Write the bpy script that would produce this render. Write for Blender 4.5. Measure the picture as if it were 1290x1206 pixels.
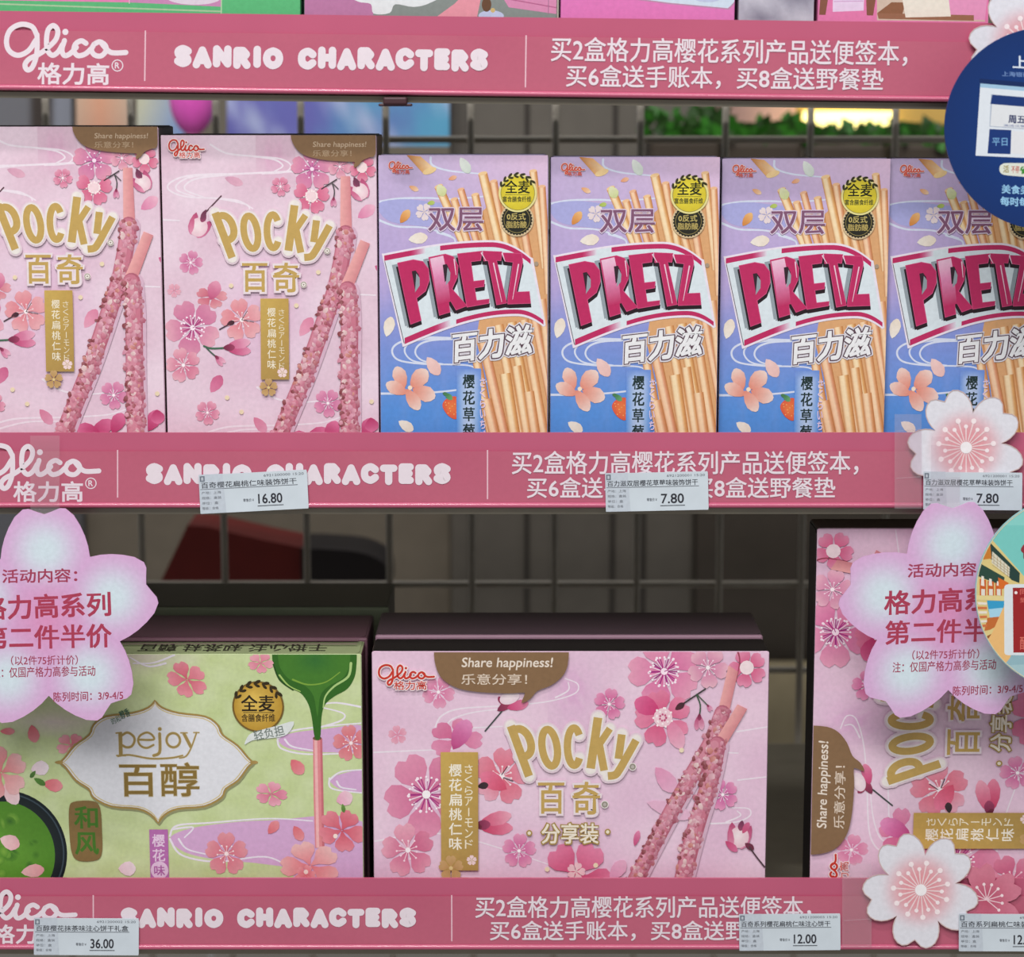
import bpy, bmesh, math, random
from mathutils import Vector
SC = bpy.context.scene
for _o in list(bpy.data.objects): bpy.data.objects.remove(_o)
PI = math.pi
# ------------------------------------------------------------------ camera
FPX = 2900.0; CX, CY = 645.0, 603.0
TH = math.atan(467.0 / FPX)
DIST = 1.044
CAM = Vector((0, -DIST * math.cos(TH), DIST * math.sin(TH)))
cd = bpy.data.cameras.new('camera'); cam = bpy.data.objects.new('camera', cd)
SC.collection.objects.link(cam); SC.camera = cam
cam.location = CAM; cam.rotation_euler = (PI / 2 - TH, 0, 0)
cd.sensor_fit = 'HORIZONTAL'; cd.sensor_width = 36; cd.lens = FPX / 1290 * 36
cd.clip_start = 0.01; cd.clip_end = 50
cd.dof.use_dof = True; cd.dof.focus_distance = DIST + 0.012; cd.dof.aperture_fstop = 9.5
# ------------------------------------------------------------------ world, lights, exposure
w = bpy.data.worlds.new('world'); SC.world = w; w.use_nodes = True
bg = w.node_tree.nodes['Background']; bg.inputs[0].default_value = (0.93, 0.97, 1.0, 1); bg.inputs[1].default_value = 0.36
def area(name, loc, target, sx, sy, power, col=(1, 1, 1)):
    l = bpy.data.lights.new(name, 'AREA'); l.shape = 'RECTANGLE'; l.size = sx; l.size_y = sy; l.energy = power; l.color = col
    o = bpy.data.objects.new(name, l); SC.collection.objects.link(o); o.location = loc
    o.rotation_euler = (Vector(target) - Vector(loc)).to_track_quat('-Z', 'Y').to_euler()
    return o
area('ceiling_panel_light', (-0.2, -1.9, 1.9), (0, 0, 0.0), 2.2, 0.9, 51, (1.0, 0.985, 0.97))
area('ceiling_tube_light', (-0.28, -0.75, 1.7), (-0.15, 0, 0.1), 0.5, 0.06, 15, (1.0, 0.98, 0.95))
area('aisle_light', (-0.1, 1.0, 1.7), (-0.1, 1.1, 0), 1.2, 0.3, 11, (1.0, 0.98, 0.94))
vs = SC.view_settings; vs.view_transform = 'Standard'; vs.look = 'None'; vs.exposure = 0.0; vs.gamma = 1.0; vs.use_curve_mapping = False

# ------------------------------------------------------------------ helpers
def unp(px, py, Y):
    """photo pixel -> (X, Z) on the vertical plane at depth Y"""
    a = (px - CX) / FPX; b = (CY - py) / FPX
    d = Vector((a, math.cos(TH) + b * math.sin(TH), -math.sin(TH) + b * math.cos(TH)))
    t = (Y - CAM.y) / d.y
    return CAM.x + d.x * t, CAM.z + d.z * t
def lin1(c):
    c = max(0.0, c / 255.0)
    return c / 12.92 if c <= 0.04045 else ((c + 0.055) / 1.055) ** 2.4
def lin(c): return (lin1(c[0]), lin1(c[1]), lin1(c[2]), 1.0)
def mixc(a, b, t):
    t = min(1, max(0, t)); return tuple(a[i] + (b[i] - a[i]) * t for i in range(3))
MATS = {}
def paint(name, rgb, rough=0.5, metal=0.0, spec=0.4, noise=0.06, scale=60.0, bump=0.0):
    if name in MATS: return MATS[name]
    m = bpy.data.materials.new(name); m.use_nodes = True; nt = m.node_tree; p = nt.nodes['Principled BSDF']
    p.inputs['Roughness'].default_value = rough; p.inputs['Metallic'].default_value = metal
    p.inputs['Specular IOR Level'].default_value = spec
    n = nt.nodes.new('ShaderNodeTexNoise'); n.inputs['Scale'].default_value = scale; n.inputs['Detail'].default_value = 3
    tc = nt.nodes.new('ShaderNodeTexCoord'); nt.links.new(tc.outputs['Object'], n.inputs['Vector'])
    r = nt.nodes.new('ShaderNodeValToRGB'); c = lin(rgb)
    r.color_ramp.elements[0].color = tuple(x * (1 - noise) for x in c[:3]) + (1,)
    r.color_ramp.elements[1].color = tuple(min(1, x * (1 + noise)) for x in c[:3]) + (1,)
    r.color_ramp.elements[0].position = .3; r.color_ramp.elements[1].position = .7
    nt.links.new(n.outputs['Fac'], r.inputs['Fac']); nt.links.new(r.outputs['Color'], p.inputs['Base Color'])
    if bump:
        b = nt.nodes.new('ShaderNodeBump'); b.inputs['Strength'].default_value = bump; b.inputs['Distance'].default_value = .001
        nt.links.new(n.outputs['Fac'], b.inputs['Height']); nt.links.new(b.outputs['Normal'], p.inputs['Normal'])
    MATS[name] = m; return m
def print_mat(name, rough=0.42, spec=0.35, grain=0.05, scale=500):
    if name in MATS: return MATS[name]
    m = bpy.data.materials.new(name); m.use_nodes = True; nt = m.node_tree; p = nt.nodes['Principled BSDF']
    p.inputs['Roughness'].default_value = rough; p.inputs['Specular IOR Level'].default_value = spec
    a = nt.nodes.new('ShaderNodeAttribute'); a.attribute_name = 'ink'
    n = nt.nodes.new('ShaderNodeTexNoise'); n.inputs['Scale'].default_value = scale; n.inputs['Detail'].default_value = 4
    tc = nt.nodes.new('ShaderNodeTexCoord'); nt.links.new(tc.outputs['Object'], n.inputs['Vector'])
    mr = nt.nodes.new('ShaderNodeMapRange'); mr.inputs['From Min'].default_value = .3; mr.inputs['From Max'].default_value = .7
    mr.inputs['To Min'].default_value = 1 - grain; mr.inputs['To Max'].default_value = 1 + grain
    nt.links.new(n.outputs['Fac'], mr.inputs['Value'])
    mx = nt.nodes.new('ShaderNodeVectorMath'); mx.operation = 'SCALE'
    nt.links.new(a.outputs['Color'], mx.inputs[0]); nt.links.new(mr.outputs['Result'], mx.inputs['Scale'])
    nt.links.new(mx.outputs['Vector'], p.inputs['Base Color'])
    MATS[name] = m; return m
def clear_mat(name, tint=(255, 255, 255), gl=0.12, rough=0.15):
    if name in MATS: return MATS[name]
    m = bpy.data.materials.new(name); m.use_nodes = True; nt = m.node_tree; nt.nodes.clear()
    o = nt.nodes.new('ShaderNodeOutputMaterial'); t = nt.nodes.new('ShaderNodeBsdfTransparent'); t.inputs[0].default_value = lin(tint)
    g = nt.nodes.new('ShaderNodeBsdfPrincipled'); g.inputs['Roughness'].default_value = rough; g.inputs['Base Color'].default_value = (.95, .95, .96, 1)
    n = nt.nodes.new('ShaderNodeTexNoise'); n.inputs['Scale'].default_value = 120
    mr = nt.nodes.new('ShaderNodeMapRange'); mr.inputs['To Min'].default_value = gl * .7; mr.inputs['To Max'].default_value = gl * 1.3
    nt.links.new(n.outputs['Fac'], mr.inputs['Value'])
    x = nt.nodes.new('ShaderNodeMixShader'); nt.links.new(mr.outputs['Result'], x.inputs[0])
    nt.links.new(t.outputs[0], x.inputs[1]); nt.links.new(g.outputs[0], x.inputs[2]); nt.links.new(x.outputs[0], o.inputs[0])
    MATS[name] = m; return m
def glow_mat(name, rgb, s):
    m = bpy.data.materials.new(name); m.use_nodes = True; p = m.node_tree.nodes['Principled BSDF']
    p.inputs['Base Color'].default_value = lin(rgb); p.inputs['Emission Color'].default_value = lin(rgb); p.inputs['Emission Strength'].default_value = s
    return m
def link(o, parent=None):
    SC.collection.objects.link(o)
    if parent is not None: o.parent = parent
    return o
def thing(name, label, cat, loc=(0, 0, 0), group=None, rot=(0, 0, 0)):
    o = bpy.data.objects.new(name, None); o.empty_display_size = .02; link(o); o.location = loc; o.rotation_euler = rot
    return tag(o, label, cat, group)
def tag(o, label, cat, group=None):
    o['label'] = label; o['category'] = cat
    if group: o['group'] = group
    return o
def copy_tree(o, parent=None):
    c = o.copy(); SC.collection.objects.link(c)
    if parent is not None: c.parent = parent
    for ch in o.children: copy_tree(ch, c)
    return c
def obj(name, bm, mats, parent=None, smooth=False, label=None):
    me = bpy.data.meshes.new(name); bm.normal_update(); bm.to_mesh(me); bm.free()
    for m in (mats if isinstance(mats, (list, tuple)) else [mats]): me.materials.append(m)
    if smooth:
        for p in me.polygons: p.use_smooth = True
    o = bpy.data.objects.new(name, me); link(o, parent)
    if label: o['label'] = label
    return o
def bm_box(bm, x0, x1, y0, y1, z0, z1, bev=0.0, seg=2, mat=0):
    n0 = len(bm.verts)
    r = bmesh.ops.create_cube(bm, size=1.0)
    for v in r['verts']:
        v.co = Vector(((x0 + x1) / 2 + v.co.x * (x1 - x0), (y0 + y1) / 2 + v.co.y * (y1 - y0), (z0 + z1) / 2 + v.co.z * (z1 - z0)))
    fs = set(f for v in r['verts'] for f in v.link_faces)
    for f in fs: f.material_index = mat
    if bev > 0:
        es = list(set(e for v in r['verts'] for e in v.link_edges))
        bmesh.ops.bevel(bm, geom=es, offset=bev, segments=seg, affect='EDGES', profile=.5)
def bm_prism(bm, pts, y0, y1, mat=0):
    """outline of (x, z) points given depth from y0 (front) to y1"""
    a = [bm.verts.new((p[0], y0, p[1])) for p in pts]; b = [bm.verts.new((p[0], y1, p[1])) for p in pts]
    n = len(pts); fs = [bm.faces.new(a), bm.faces.new(b[::-1])]
    for i in range(n): fs.append(bm.faces.new((a[i], b[i], b[(i + 1) % n], a[(i + 1) % n])))
    for f in fs: f.material_index = mat
    bmesh.ops.recalc_face_normals(bm, faces=fs)
def bm_extrude_x(bm, prof, x0, x1, mat=0):
    a = [bm.verts.new((x0, p[0], p[1])) for p in prof]; b = [bm.verts.new((x1, p[0], p[1])) for p in prof]
    n = len(prof); fs = [bm.faces.new(a), bm.faces.new(b[::-1])]
    for i in range(n): fs.append(bm.faces.new((a[i], b[i], b[(i + 1) % n], a[(i + 1) % n])))
    for f in fs: f.material_index = mat
    bmesh.ops.recalc_face_normals(bm, faces=fs)
def bm_tube(bm, p0, p1, r, n=10):
    p0 = Vector(p0); p1 = Vector(p1); d = (p1 - p0).normalized(); u = d.orthogonal().normalized(); v = d.cross(u)
    A = [bm.verts.new(p0 + (u * math.cos(k * 2 * PI / n) + v * math.sin(k * 2 * PI / n)) * r) for k in range(n)]
    B = [bm.verts.new(p1 + (u * math.cos(k * 2 * PI / n) + v * math.sin(k * 2 * PI / n)) * r) for k in range(n)]
    fs = [bm.faces.new(A[::-1]), bm.faces.new(B)]
    for k in range(n): fs.append(bm.faces.new((A[k], A[(k + 1) % n], B[(k + 1) % n], B[k])))
    bmesh.ops.recalc_face_normals(bm, faces=fs)

# ------------------------------------------------------------------ 2-D printed artwork
def smooth(pts, n=6, closed=False):
    P = [Vector((p[0], p[1])) for p in pts]; m = len(P); out = []
    rng = range(m) if closed else range(m - 1)
    for i in rng:
        if closed: p0, p1, p2, p3 = P[(i - 1) % m], P[i], P[(i + 1) % m], P[(i + 2) % m]
        else: p0, p1, p2, p3 = P[max(i - 1, 0)], P[i], P[i + 1], P[min(i + 2, m - 1)]
        for k in range(n):
            t = k / n
            q = 0.5 * ((2 * p1) + (p2 - p0) * t + (2 * p0 - 5 * p1 + 4 * p2 - p3) * t * t + (3 * p1 - p0 - 3 * p2 + p3) * t ** 3)
            out.append((q.x, q.y))
    if not closed: out.append((P[-1].x, P[-1].y))
    return out
def ell(cx, cy, rx, ry, rot=0, a0=0, a1=360, n=28):
    c, s = math.cos(math.radians(rot)), math.sin(math.radians(rot)); out = []
    full = abs(a1 - a0) >= 360
    for k in range(n if full else n + 1):
        a = math.radians(a0 + (a1 - a0) * k / n); x = rx * math.cos(a); y = -ry * math.sin(a)
        out.append((cx + x * c - y * s, cy + x * s + y * c))
    return out
TXT = {}
def text_mesh(s):
    if s in TXT: return TXT[s]
    cu = bpy.data.curves.new('t', 'FONT'); cu.body = s; cu.resolution_u = 3; cu.size = 1.0
    o = bpy.data.objects.new('t', cu); SC.collection.objects.link(o)
    dg = bpy.context.evaluated_depsgraph_get(); me = bpy.data.meshes.new_from_object(o.evaluated_get(dg))
    bm = bmesh.new(); bm.from_mesh(me); bmesh.ops.remove_doubles(bm, verts=bm.verts, dist=1e-5); bm.verts.index_update()
    V = [(v.co.x, v.co.y) for v in bm.verts]; F = []
    for f in bm.faces:
        idx = [v.index for v in f.verts]
        ar = sum(V[idx[i]][0] * V[idx[(i + 1) % len(idx)]][1] - V[idx[(i + 1) % len(idx)]][0] * V[idx[i]][1] for i in range(len(idx)))
        F.append(idx if ar > 0 else idx[::-1])
    bm.free()
    ec = {}
    for f in F:
        for i in range(len(f)):
            a, b = f[i], f[(i + 1) % len(f)]; ec[(a, b)] = ec.get((a, b), 0) + 1
    N = [[] for _ in V]
    for (a, b) in ec:
        if (b, a) not in ec:
            dx, dy = V[b][0] - V[a][0], V[b][1] - V[a][1]; l = math.hypot(dx, dy) or 1
            N[a].append((dy / l, -dx / l)); N[b].append((dy / l, -dx / l))
    NN = []
    for l in N:
        if not l: NN.append((0, 0)); continue
        x = sum(p[0] for p in l) / len(l); y = sum(p[1] for p in l) / len(l); m = x * x + y * y
        k = min(1.5, 1 / m) if m > 1e-6 else 0
        NN.append((x * k, y * k))
    bpy.data.objects.remove(o); bpy.data.curves.remove(cu); bpy.data.meshes.remove(me)
    xs = [v[0] for v in V] or [0]; ys = [v[1] for v in V] or [0]
    TXT[s] = (V, F, NN, (min(xs), min(ys), max(xs), max(ys))); return TXT[s]

class Art:
    """flat printed artwork in photo-pixel units (y down); every call is laid over the last"""
    DY = 2.0e-6
    def __init__(s, clip=None, after=None, xf=None):
        s.v = []; s.f = []; s.c = []; s.clip = clip; s.step = 1.0; s.L = after.L if after else 0; s.xf = xf
    def add(s, pts, cols):
        if s.xf: pts = [s.xf(p[0], p[1]) for p in pts]
        if s.clip:
            x0, y0, x1, y1 = s.clip
            for ax, lim, sg in ((0, x0, 1), (0, x1, -1), (1, y0, 1), (1, y1, -1)):
                if all((p[ax] - lim) * sg >= 0 for p in pts): continue
                np_, nc = [], []; n = len(pts)
                for i in range(n):
                    p, q = pts[i], pts[(i + 1) % n]; cp, cq = cols[i], cols[(i + 1) % n]
                    dp, dq = (p[ax] - lim) * sg, (q[ax] - lim) * sg
                    if dp >= 0: np_.append(p); nc.append(cp)
                    if (dp >= 0) != (dq >= 0):
                        t = dp / (dp - dq); np_.append((p[0] + (q[0] - p[0]) * t, p[1] + (q[1] - p[1]) * t)); nc.append(mixc(cp, cq, t))
                pts, cols = np_, nc
                if len(pts) < 3: return
        b = len(s.v); jj = s.L + (len(s.f) % 5) * .17     # faces of one call never share a plane exactly
        for p, c in zip(pts, cols): s.v.append((p[0], p[1], jj)); s.c.append(c)
        s.f.append(tuple(range(b, b + len(pts))))
    def poly(s, pts, col): s.L += s.step; s.add(pts, [col] * len(pts))
    def fan(s, c, pts, cc, ce):
        s.L += s.step; n = len(pts)
        ce = ce if isinstance(ce, list) else [ce] * n
        for i in range(n): s.add([c, pts[i], pts[(i + 1) % n]], [cc, ce[i], ce[(i + 1) % n]])
    def rect(s, x0, y0, x1, y1, col): s.poly([(x0, y0), (x1, y0), (x1, y1), (x0, y1)], col)
    def grid(s, x0, y0, x1, y1, nx, ny, fn):
        s.L += 1
        for i in range(nx):
            for j in range(ny):
                q = [(x0 + (x1 - x0) * (i + a) / nx, y0 + (y1 - y0) * (j + b) / ny) for a, b in ((0, 0), (1, 0), (1, 1), (0, 1))]
                s.add(q, [fn(*p) for p in q])
    def stroke(s, pts, w, col, cap=True, w2=None, col2=None, closed=False):
        s.L += s.step; n = len(pts)
        if n < 2: return
        w2 = w if w2 is None else w2; col2 = col if col2 is None else col2
        Lf, Rt, C = [], [], []
        for i in range(n):
            a = pts[(i - 1) % n] if (closed or i > 0) else pts[i]; b = pts[(i + 1) % n] if (closed or i < n - 1) else pts[i]; p = pts[i]
            def nrm(u, v):
                dx, dy = v[0] - u[0], v[1] - u[1]; l = math.hypot(dx, dy) or 1; return (-dy / l, dx / l)
            n1 = nrm(a, p) if a != p else nrm(p, b); n2 = nrm(p, b) if b != p else n1
            mx, my = (n1[0] + n2[0]) / 2, (n1[1] + n2[1]) / 2; m = mx * mx + my * my; k = min(1.6, 1 / m) if m > 1e-6 else 1
            t = i / (n - 1); h = (w + (w2 - w) * t) / 2
            Lf.append((p[0] + mx * k * h, p[1] + my * k * h)); Rt.append((p[0] - mx * k * h, p[1] - my * k * h)); C.append(mixc(col, col2, t))
        for i in range(n if closed else n - 1):
            j = (i + 1) % n; dx, dy = pts[j][0] - pts[i][0], pts[j][1] - pts[i][1]
            bad = any((u[j][0] - u[i][0]) * dx + (u[j][1] - u[i][1]) * dy <= 0.02 * (dx * dx + dy * dy) for u in (Lf, Rt))
            if not bad: s.add([Lf[i], Lf[j], Rt[j], Rt[i]], [C[i], C[j], C[j], C[i]]); continue
            l = math.hypot(dx, dy) or 1; h = (w + (w2 - w) * (i / (n - 1))) / 2; nx, ny = -dy / l * h, dx / l * h    # tight bend
            p, q = pts[i], pts[j]; L0 = s.L
            for e, P in enumerate(([(p[0] + nx, p[1] + ny), (q[0] + nx, q[1] + ny), (q[0] - nx, q[1] - ny), (p[0] - nx, p[1] - ny)], ell(p[0], p[1], h, h, n=12), ell(q[0], q[1], h, h, n=12))):
                s.L += .4; s.add(P, [C[i]] * len(P))
        if cap and not closed:
            for p, q, h, cc, sg in ((pts[0], Lf[0], w / 2, C[0], 1), (pts[-1], Rt[-1], w2 / 2, C[-1], 1)):
                s.L += .3; a0 = math.atan2(q[1] - p[1], q[0] - p[0])
                ring = [(p[0] + h * math.cos(a0 + sg * PI * k / 7), p[1] + h * math.sin(a0 + sg * PI * k / 7)) for k in range(8)]
                s.add(ring, [cc] * 8)
    def dot(s, x, y, r, col, n=10, ry=None): s.poly(ell(x, y, r, ry or r, n=n), col)
    def text(s, t, x0, y0, x1, y1, col, bold=0.0, slant=0.0, mp=None, rot=0):
        V, F, N, (bx0, by0, bx1, by1) = text_mesh(t)
        s.L += 1.6
        if not V: return
        sx = (x1 - x0) / ((bx1 - bx0) or 1); sy = (y1 - y0) / ((by1 - by0) or 1); P = []
        for v, n in zip(V, N):
            x = x0 + (v[0] - bx0) * sx + n[0] * bold; y = y1 - (v[1] - by0) * sy - n[1] * bold
            x += (y1 - y) * slant
            if rot:
                c, d = math.cos(rot), math.sin(rot); mx, my = (x0 + x1) / 2, (y0 + y1) / 2
                x, y = mx + (x - mx) * c - (y - my) * d, my + (x - mx) * d + (y - my) * c
            if mp: x, y = mp(x, y)
            P.append((x, y))
        for f in F: s.add([P[i] for i in f], [col] * len(f))
    def vtext(s, t, x0, y0, x1, y1, col, bold=0.0):
        n = len(t); h = (y1 - y0) / n
        for i, ch in enumerate(t):
            yy = y0 + i * h
            if ch == 'ー': s.stroke([((x0 + x1) / 2, yy + h * .12), ((x0 + x1) / 2, yy + h * .82)], (x1 - x0) * .14, col)
            else: s.text(ch, x0, yy + h * .06, x1, yy + h * .88, col, bold)
    def petal(s, x, y, L, W, rot, c0, c1, notch=0.0):
        """leaf shaped petal centred on x, y; rot in degrees, c0 at the base, c1 at the tip"""
        sh = [(-.5, 0), (-.36, .24), (-.1, .45), (.18, .5), (.38, .33), (.5, .10), (.5 - notch, 0)]
        pts = [(a, b) for a, b in sh] + [(a, -b) for a, b in sh[-2:0:-1]]
        c, d = math.cos(math.radians(rot)), math.sin(math.radians(rot))
        P = [(x + (a * L) * c - (b * W) * d, y + (a * L) * d + (b * W) * c) for a, b in pts]
        s.fan((x + .05 * L * c, y + .05 * L * d), P, mixc(c0, c1, .5), [mixc(c0, c1, a + .5) for a, b in pts])
    def flower(s, cx, cy, R, rot, c0, c1, st=None, sq=1.0, sqa=0, skip=(), wide=.41, dots=None, n=5, vary=0):
        c0 = mixc(c0, (232, 180, 200), .16); c1 = mixc(c1, (238, 200, 214), .28)
        if c1[0] > 200 and c1[2] > 140 and c1[0] > c1[2]: c0 = (c0[0], c0[1], c0[2] * .95); c1 = (c1[0], c1[1], c1[2] * .965)
        s.L += .6; s.step = .35
        rr = random.Random(int(cx * 7 + cy * 13)); ca, sa = math.cos(math.radians(sqa)), math.sin(math.radians(sqa))
        def tf(x, y):
            u, v = x * ca + y * sa, -x * sa + y * ca; v *= sq
            return (cx + u * ca - v * sa, cy + u * sa + v * ca)
        sh = [(.03, .02), (.28, .13), (.52, wide * .86), (.74, wide), (.92, wide * .72), (1.0, wide * .36), (.9, 0)]
        for k in range(n):
            if k in skip: continue
            a = math.radians(rot + 360 * k / n); c, d = math.cos(a), math.sin(a)
            pts = [(u, v) for u, v in sh] + [(u, -v) for u, v in sh[-2::-1]]
            P = [tf(R * (u * c - v * d), R * (u * d + v * c)) for u, v in pts]
            q = rr.uniform(-vary, vary); e0 = mixc(c0, c1, max(0, q)); e1 = mixc(c1, c0, max(0, -q))
            s.fan(tf(R * .58 * c, R * .58 * d), P, mixc(e0, e1, .58), [mixc(e0, e1, u) for u, v in pts])
        s.L += 1.0; s.step = .14
        if st:
            m = 11
            for k in range(m):
                a = 2 * PI * k / m + .2; r = R * (.42 if k % 2 else .34)
                s.stroke([tf(0, 0), tf(r * math.cos(a), r * math.sin(a))], max(.6, R * .025), st, cap=False)
                p = tf(r * math.cos(a), r * math.sin(a)); s.dot(p[0], p[1], max(.6, R * .04), dots or st, 6)
            s.dot(cx, cy, R * .1, dots or (255, 245, 248), 8)
        s.step = 1.0
    def build(s, name, fmap, parent, mat, y0=0.0, label=None):
        me = bpy.data.meshes.new(name)
        vv = []
        for x, y, L in s.v:
            X, Z = fmap(x, y); vv.append((X, y0 - 0.00004 - L * Art.DY, Z))
        me.from_pydata(vv, [], s.f)
        ca = me.color_attributes.new('ink', 'FLOAT_COLOR', 'POINT')
        flat = []
        for c in s.c: flat.extend(lin(c))
        ca.data.foreach_set('color', flat)
        me.materials.append(mat)
        bm = bmesh.new(); bm.from_mesh(me); bm.normal_update()
        fl = [f for f in bm.faces if f.normal.y > 0]
        if fl: bmesh.ops.reverse_faces(bm, faces=fl)
        bm.to_mesh(me); bm.free()
        o = bpy.data.objects.new(name, me); link(o, parent)
        if label: o['label'] = label
        return o
def fm(Y, ox, oz):
    def f(x, y):
        X, Z = unp(x, y, Y); return X - ox, Z - oz
    return f
INK = print_mat('printed_card'); INKS = print_mat('printed_strip', .35, .4, .02)
def wob(x, y, s=1.0):
    return (math.sin(x * .043 * s + y * .021 * s) + math.sin(y * .057 * s - x * .018 * s + 1.7) + math.sin((x + y) * .031 * s + .6)) / 3
# ------------------------------------------------------------------ setting and shelves
ZT = unp(645, 545, 0)[1]; ZB = unp(645, 640.5, 0)[1]
LIP = 0.0224                       # the strip stands this far above the deck
ZM = ZT - LIP                      # deck of the middle shelf
ZL = unp(645, 1103.5, 0)[1] - LIP  # deck of the lower shelf
ZU = unp(645, 25, 0)[1] - LIP      # deck of the upper shelf
RH = ZT - ZB
steel = paint('grey_shelf_steel', (134, 127, 112), .4, .3, .5, .05, 90)
darkst = paint('dark_steel', (58, 52, 48), .5, .2, .4)
pinkpl = paint('pink_strip_plastic', (193, 92, 122), .17, 0, .6, .03, 25)
def box_obj(name, x0, x1, y0, y1, z0, z1, mat, parent=None, bev=.001):
    bm = bmesh.new(); bm_box(bm, x0, x1, y0, y1, z0, z1, bev); return obj(name, bm, mat, parent)
# floor and far wall of the shop behind the gondola
fl = box_obj('floor', -2.2, 2.2, -2.6, 2.4, -1.02, -1.0, paint('shop_floor_tile', (150, 146, 140), .35, 0, .5, .08, 4), bev=0); fl['kind'] = 'structure'
wl = box_obj('wall_back', -2.2, 2.2, 2.3, 2.36, -1.0, 2.4, paint('shop_wall', (120, 112, 100), .8, 0, .2, .05, 5), bev=0); wl['kind'] = 'structure'

GL = (234, 220, 228)               # pale lettering colour on the strips
def logo_script(A, f, w, col):
    """cursive maker's mark; f maps the drawing units"""
    for pts in ([(78, 76), (66, 57), (38, 52), (12, 66), (3, 92), (10, 116), (32, 127), (58, 116), (76, 90)],
                [(79, 76), (80, 100), (78, 130), (68, 156), (56, 162), (50, 150), (60, 136), (84, 124), (104, 110), (126, 88), (131, 66), (120, 54), (107, 64), (103, 90), (106, 114), (118, 126), (132, 118), (143, 100)],
                [(148, 90), (142, 112), (148, 126), (162, 122), (178, 106)],
                [(202, 96), (190, 90), (176, 98), (172, 114), (182, 126), (200, 122), (214, 110)],
                [(222, 98), (236, 92), (250, 100), (252, 114), (240, 126), (224, 124), (216, 112), (222, 98)],
                [(240, 94), (252, 108), (268, 118), (302, 117)]):
        A.stroke([f(*p) for p in smooth(pts, 5)], w, col)
    x, y = f(150, 69); A.dot(x, y, w * .62, col)
BUB = {  # round letters, strokes in a unit cell
 'S': (1.0, [[(.92, .2), (.5, .06), (.12, .2), (.2, .44), (.75, .56), (.9, .8), (.5, .95), (.08, .82)]]),
 'A': (1.05, [[(.04, .95), (.5, .06), (.96, .95)], [(.3, .68), (.7, .68)]]),
 'N': (1.1, [[(.08, .95), (.08, .05), (.92, .95), (.92, .05)]]),
 'R': (1.0, [[(.1, .95), (.1, .06), (.6, .06), (.86, .28), (.6, .52), (.2, .52)], [(.5, .52), (.92, .95)]]),
 'I': (.38, [[(.5, .05), (.5, .95)]]),
 'O': (1.1, [[(.5, .06), (.85, .2), (.98, .5), (.85, .8), (.5, .94), (.15, .8), (.02, .5), (.15, .2), (.5, .06)]]),
 'C': (1.05, [[(.92, .24), (.55, .06), (.15, .2), (.04, .5), (.15, .8), (.55, .94), (.92, .76)]]),
 'H': (1.05, [[(.08, .05), (.08, .95)], [(.92, .05), (.92, .95)], [(.1, .5), (.9, .5)]]),
 'T': (.95, [[(.04, .08), (.96, .08)], [(.5, .08), (.5, .95)]]),
 'E': (.85, [[(.92, .07), (.12, .07), (.12, .94), (.92, .94)], [(.12, .5), (.82, .5)]]),
 ' ': (.62, [])}
def bubble(A, s, x0, x1, y0, y1, wd, col):
    gap = .58; tot = sum(BUB[c][0] for c in s) + gap * (len(s) - 1); u = (x1 - x0 - wd) / tot; x = x0 + wd / 2
    for i, c in enumerate(s):
        wv, st = BUB[c]; oy = 0.8 if i % 2 else -0.6
        for pts in st:
            q = smooth(pts, 4) if c in 'SOC' else pts
            q = [(x + p[0] * wv * u, y0 + wd / 2 + oy + p[1] * (y1 - y0 - wd)) for p in q]
            if c == 'O': A.stroke(q[:-1], wd, col, closed=True)
            elif c in 'SC': A.stroke(q, wd, col)
            else:
                for a, b in zip(q, q[1:]): A.stroke([a, b], wd, col)
        x += (wv + gap) * u
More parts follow.
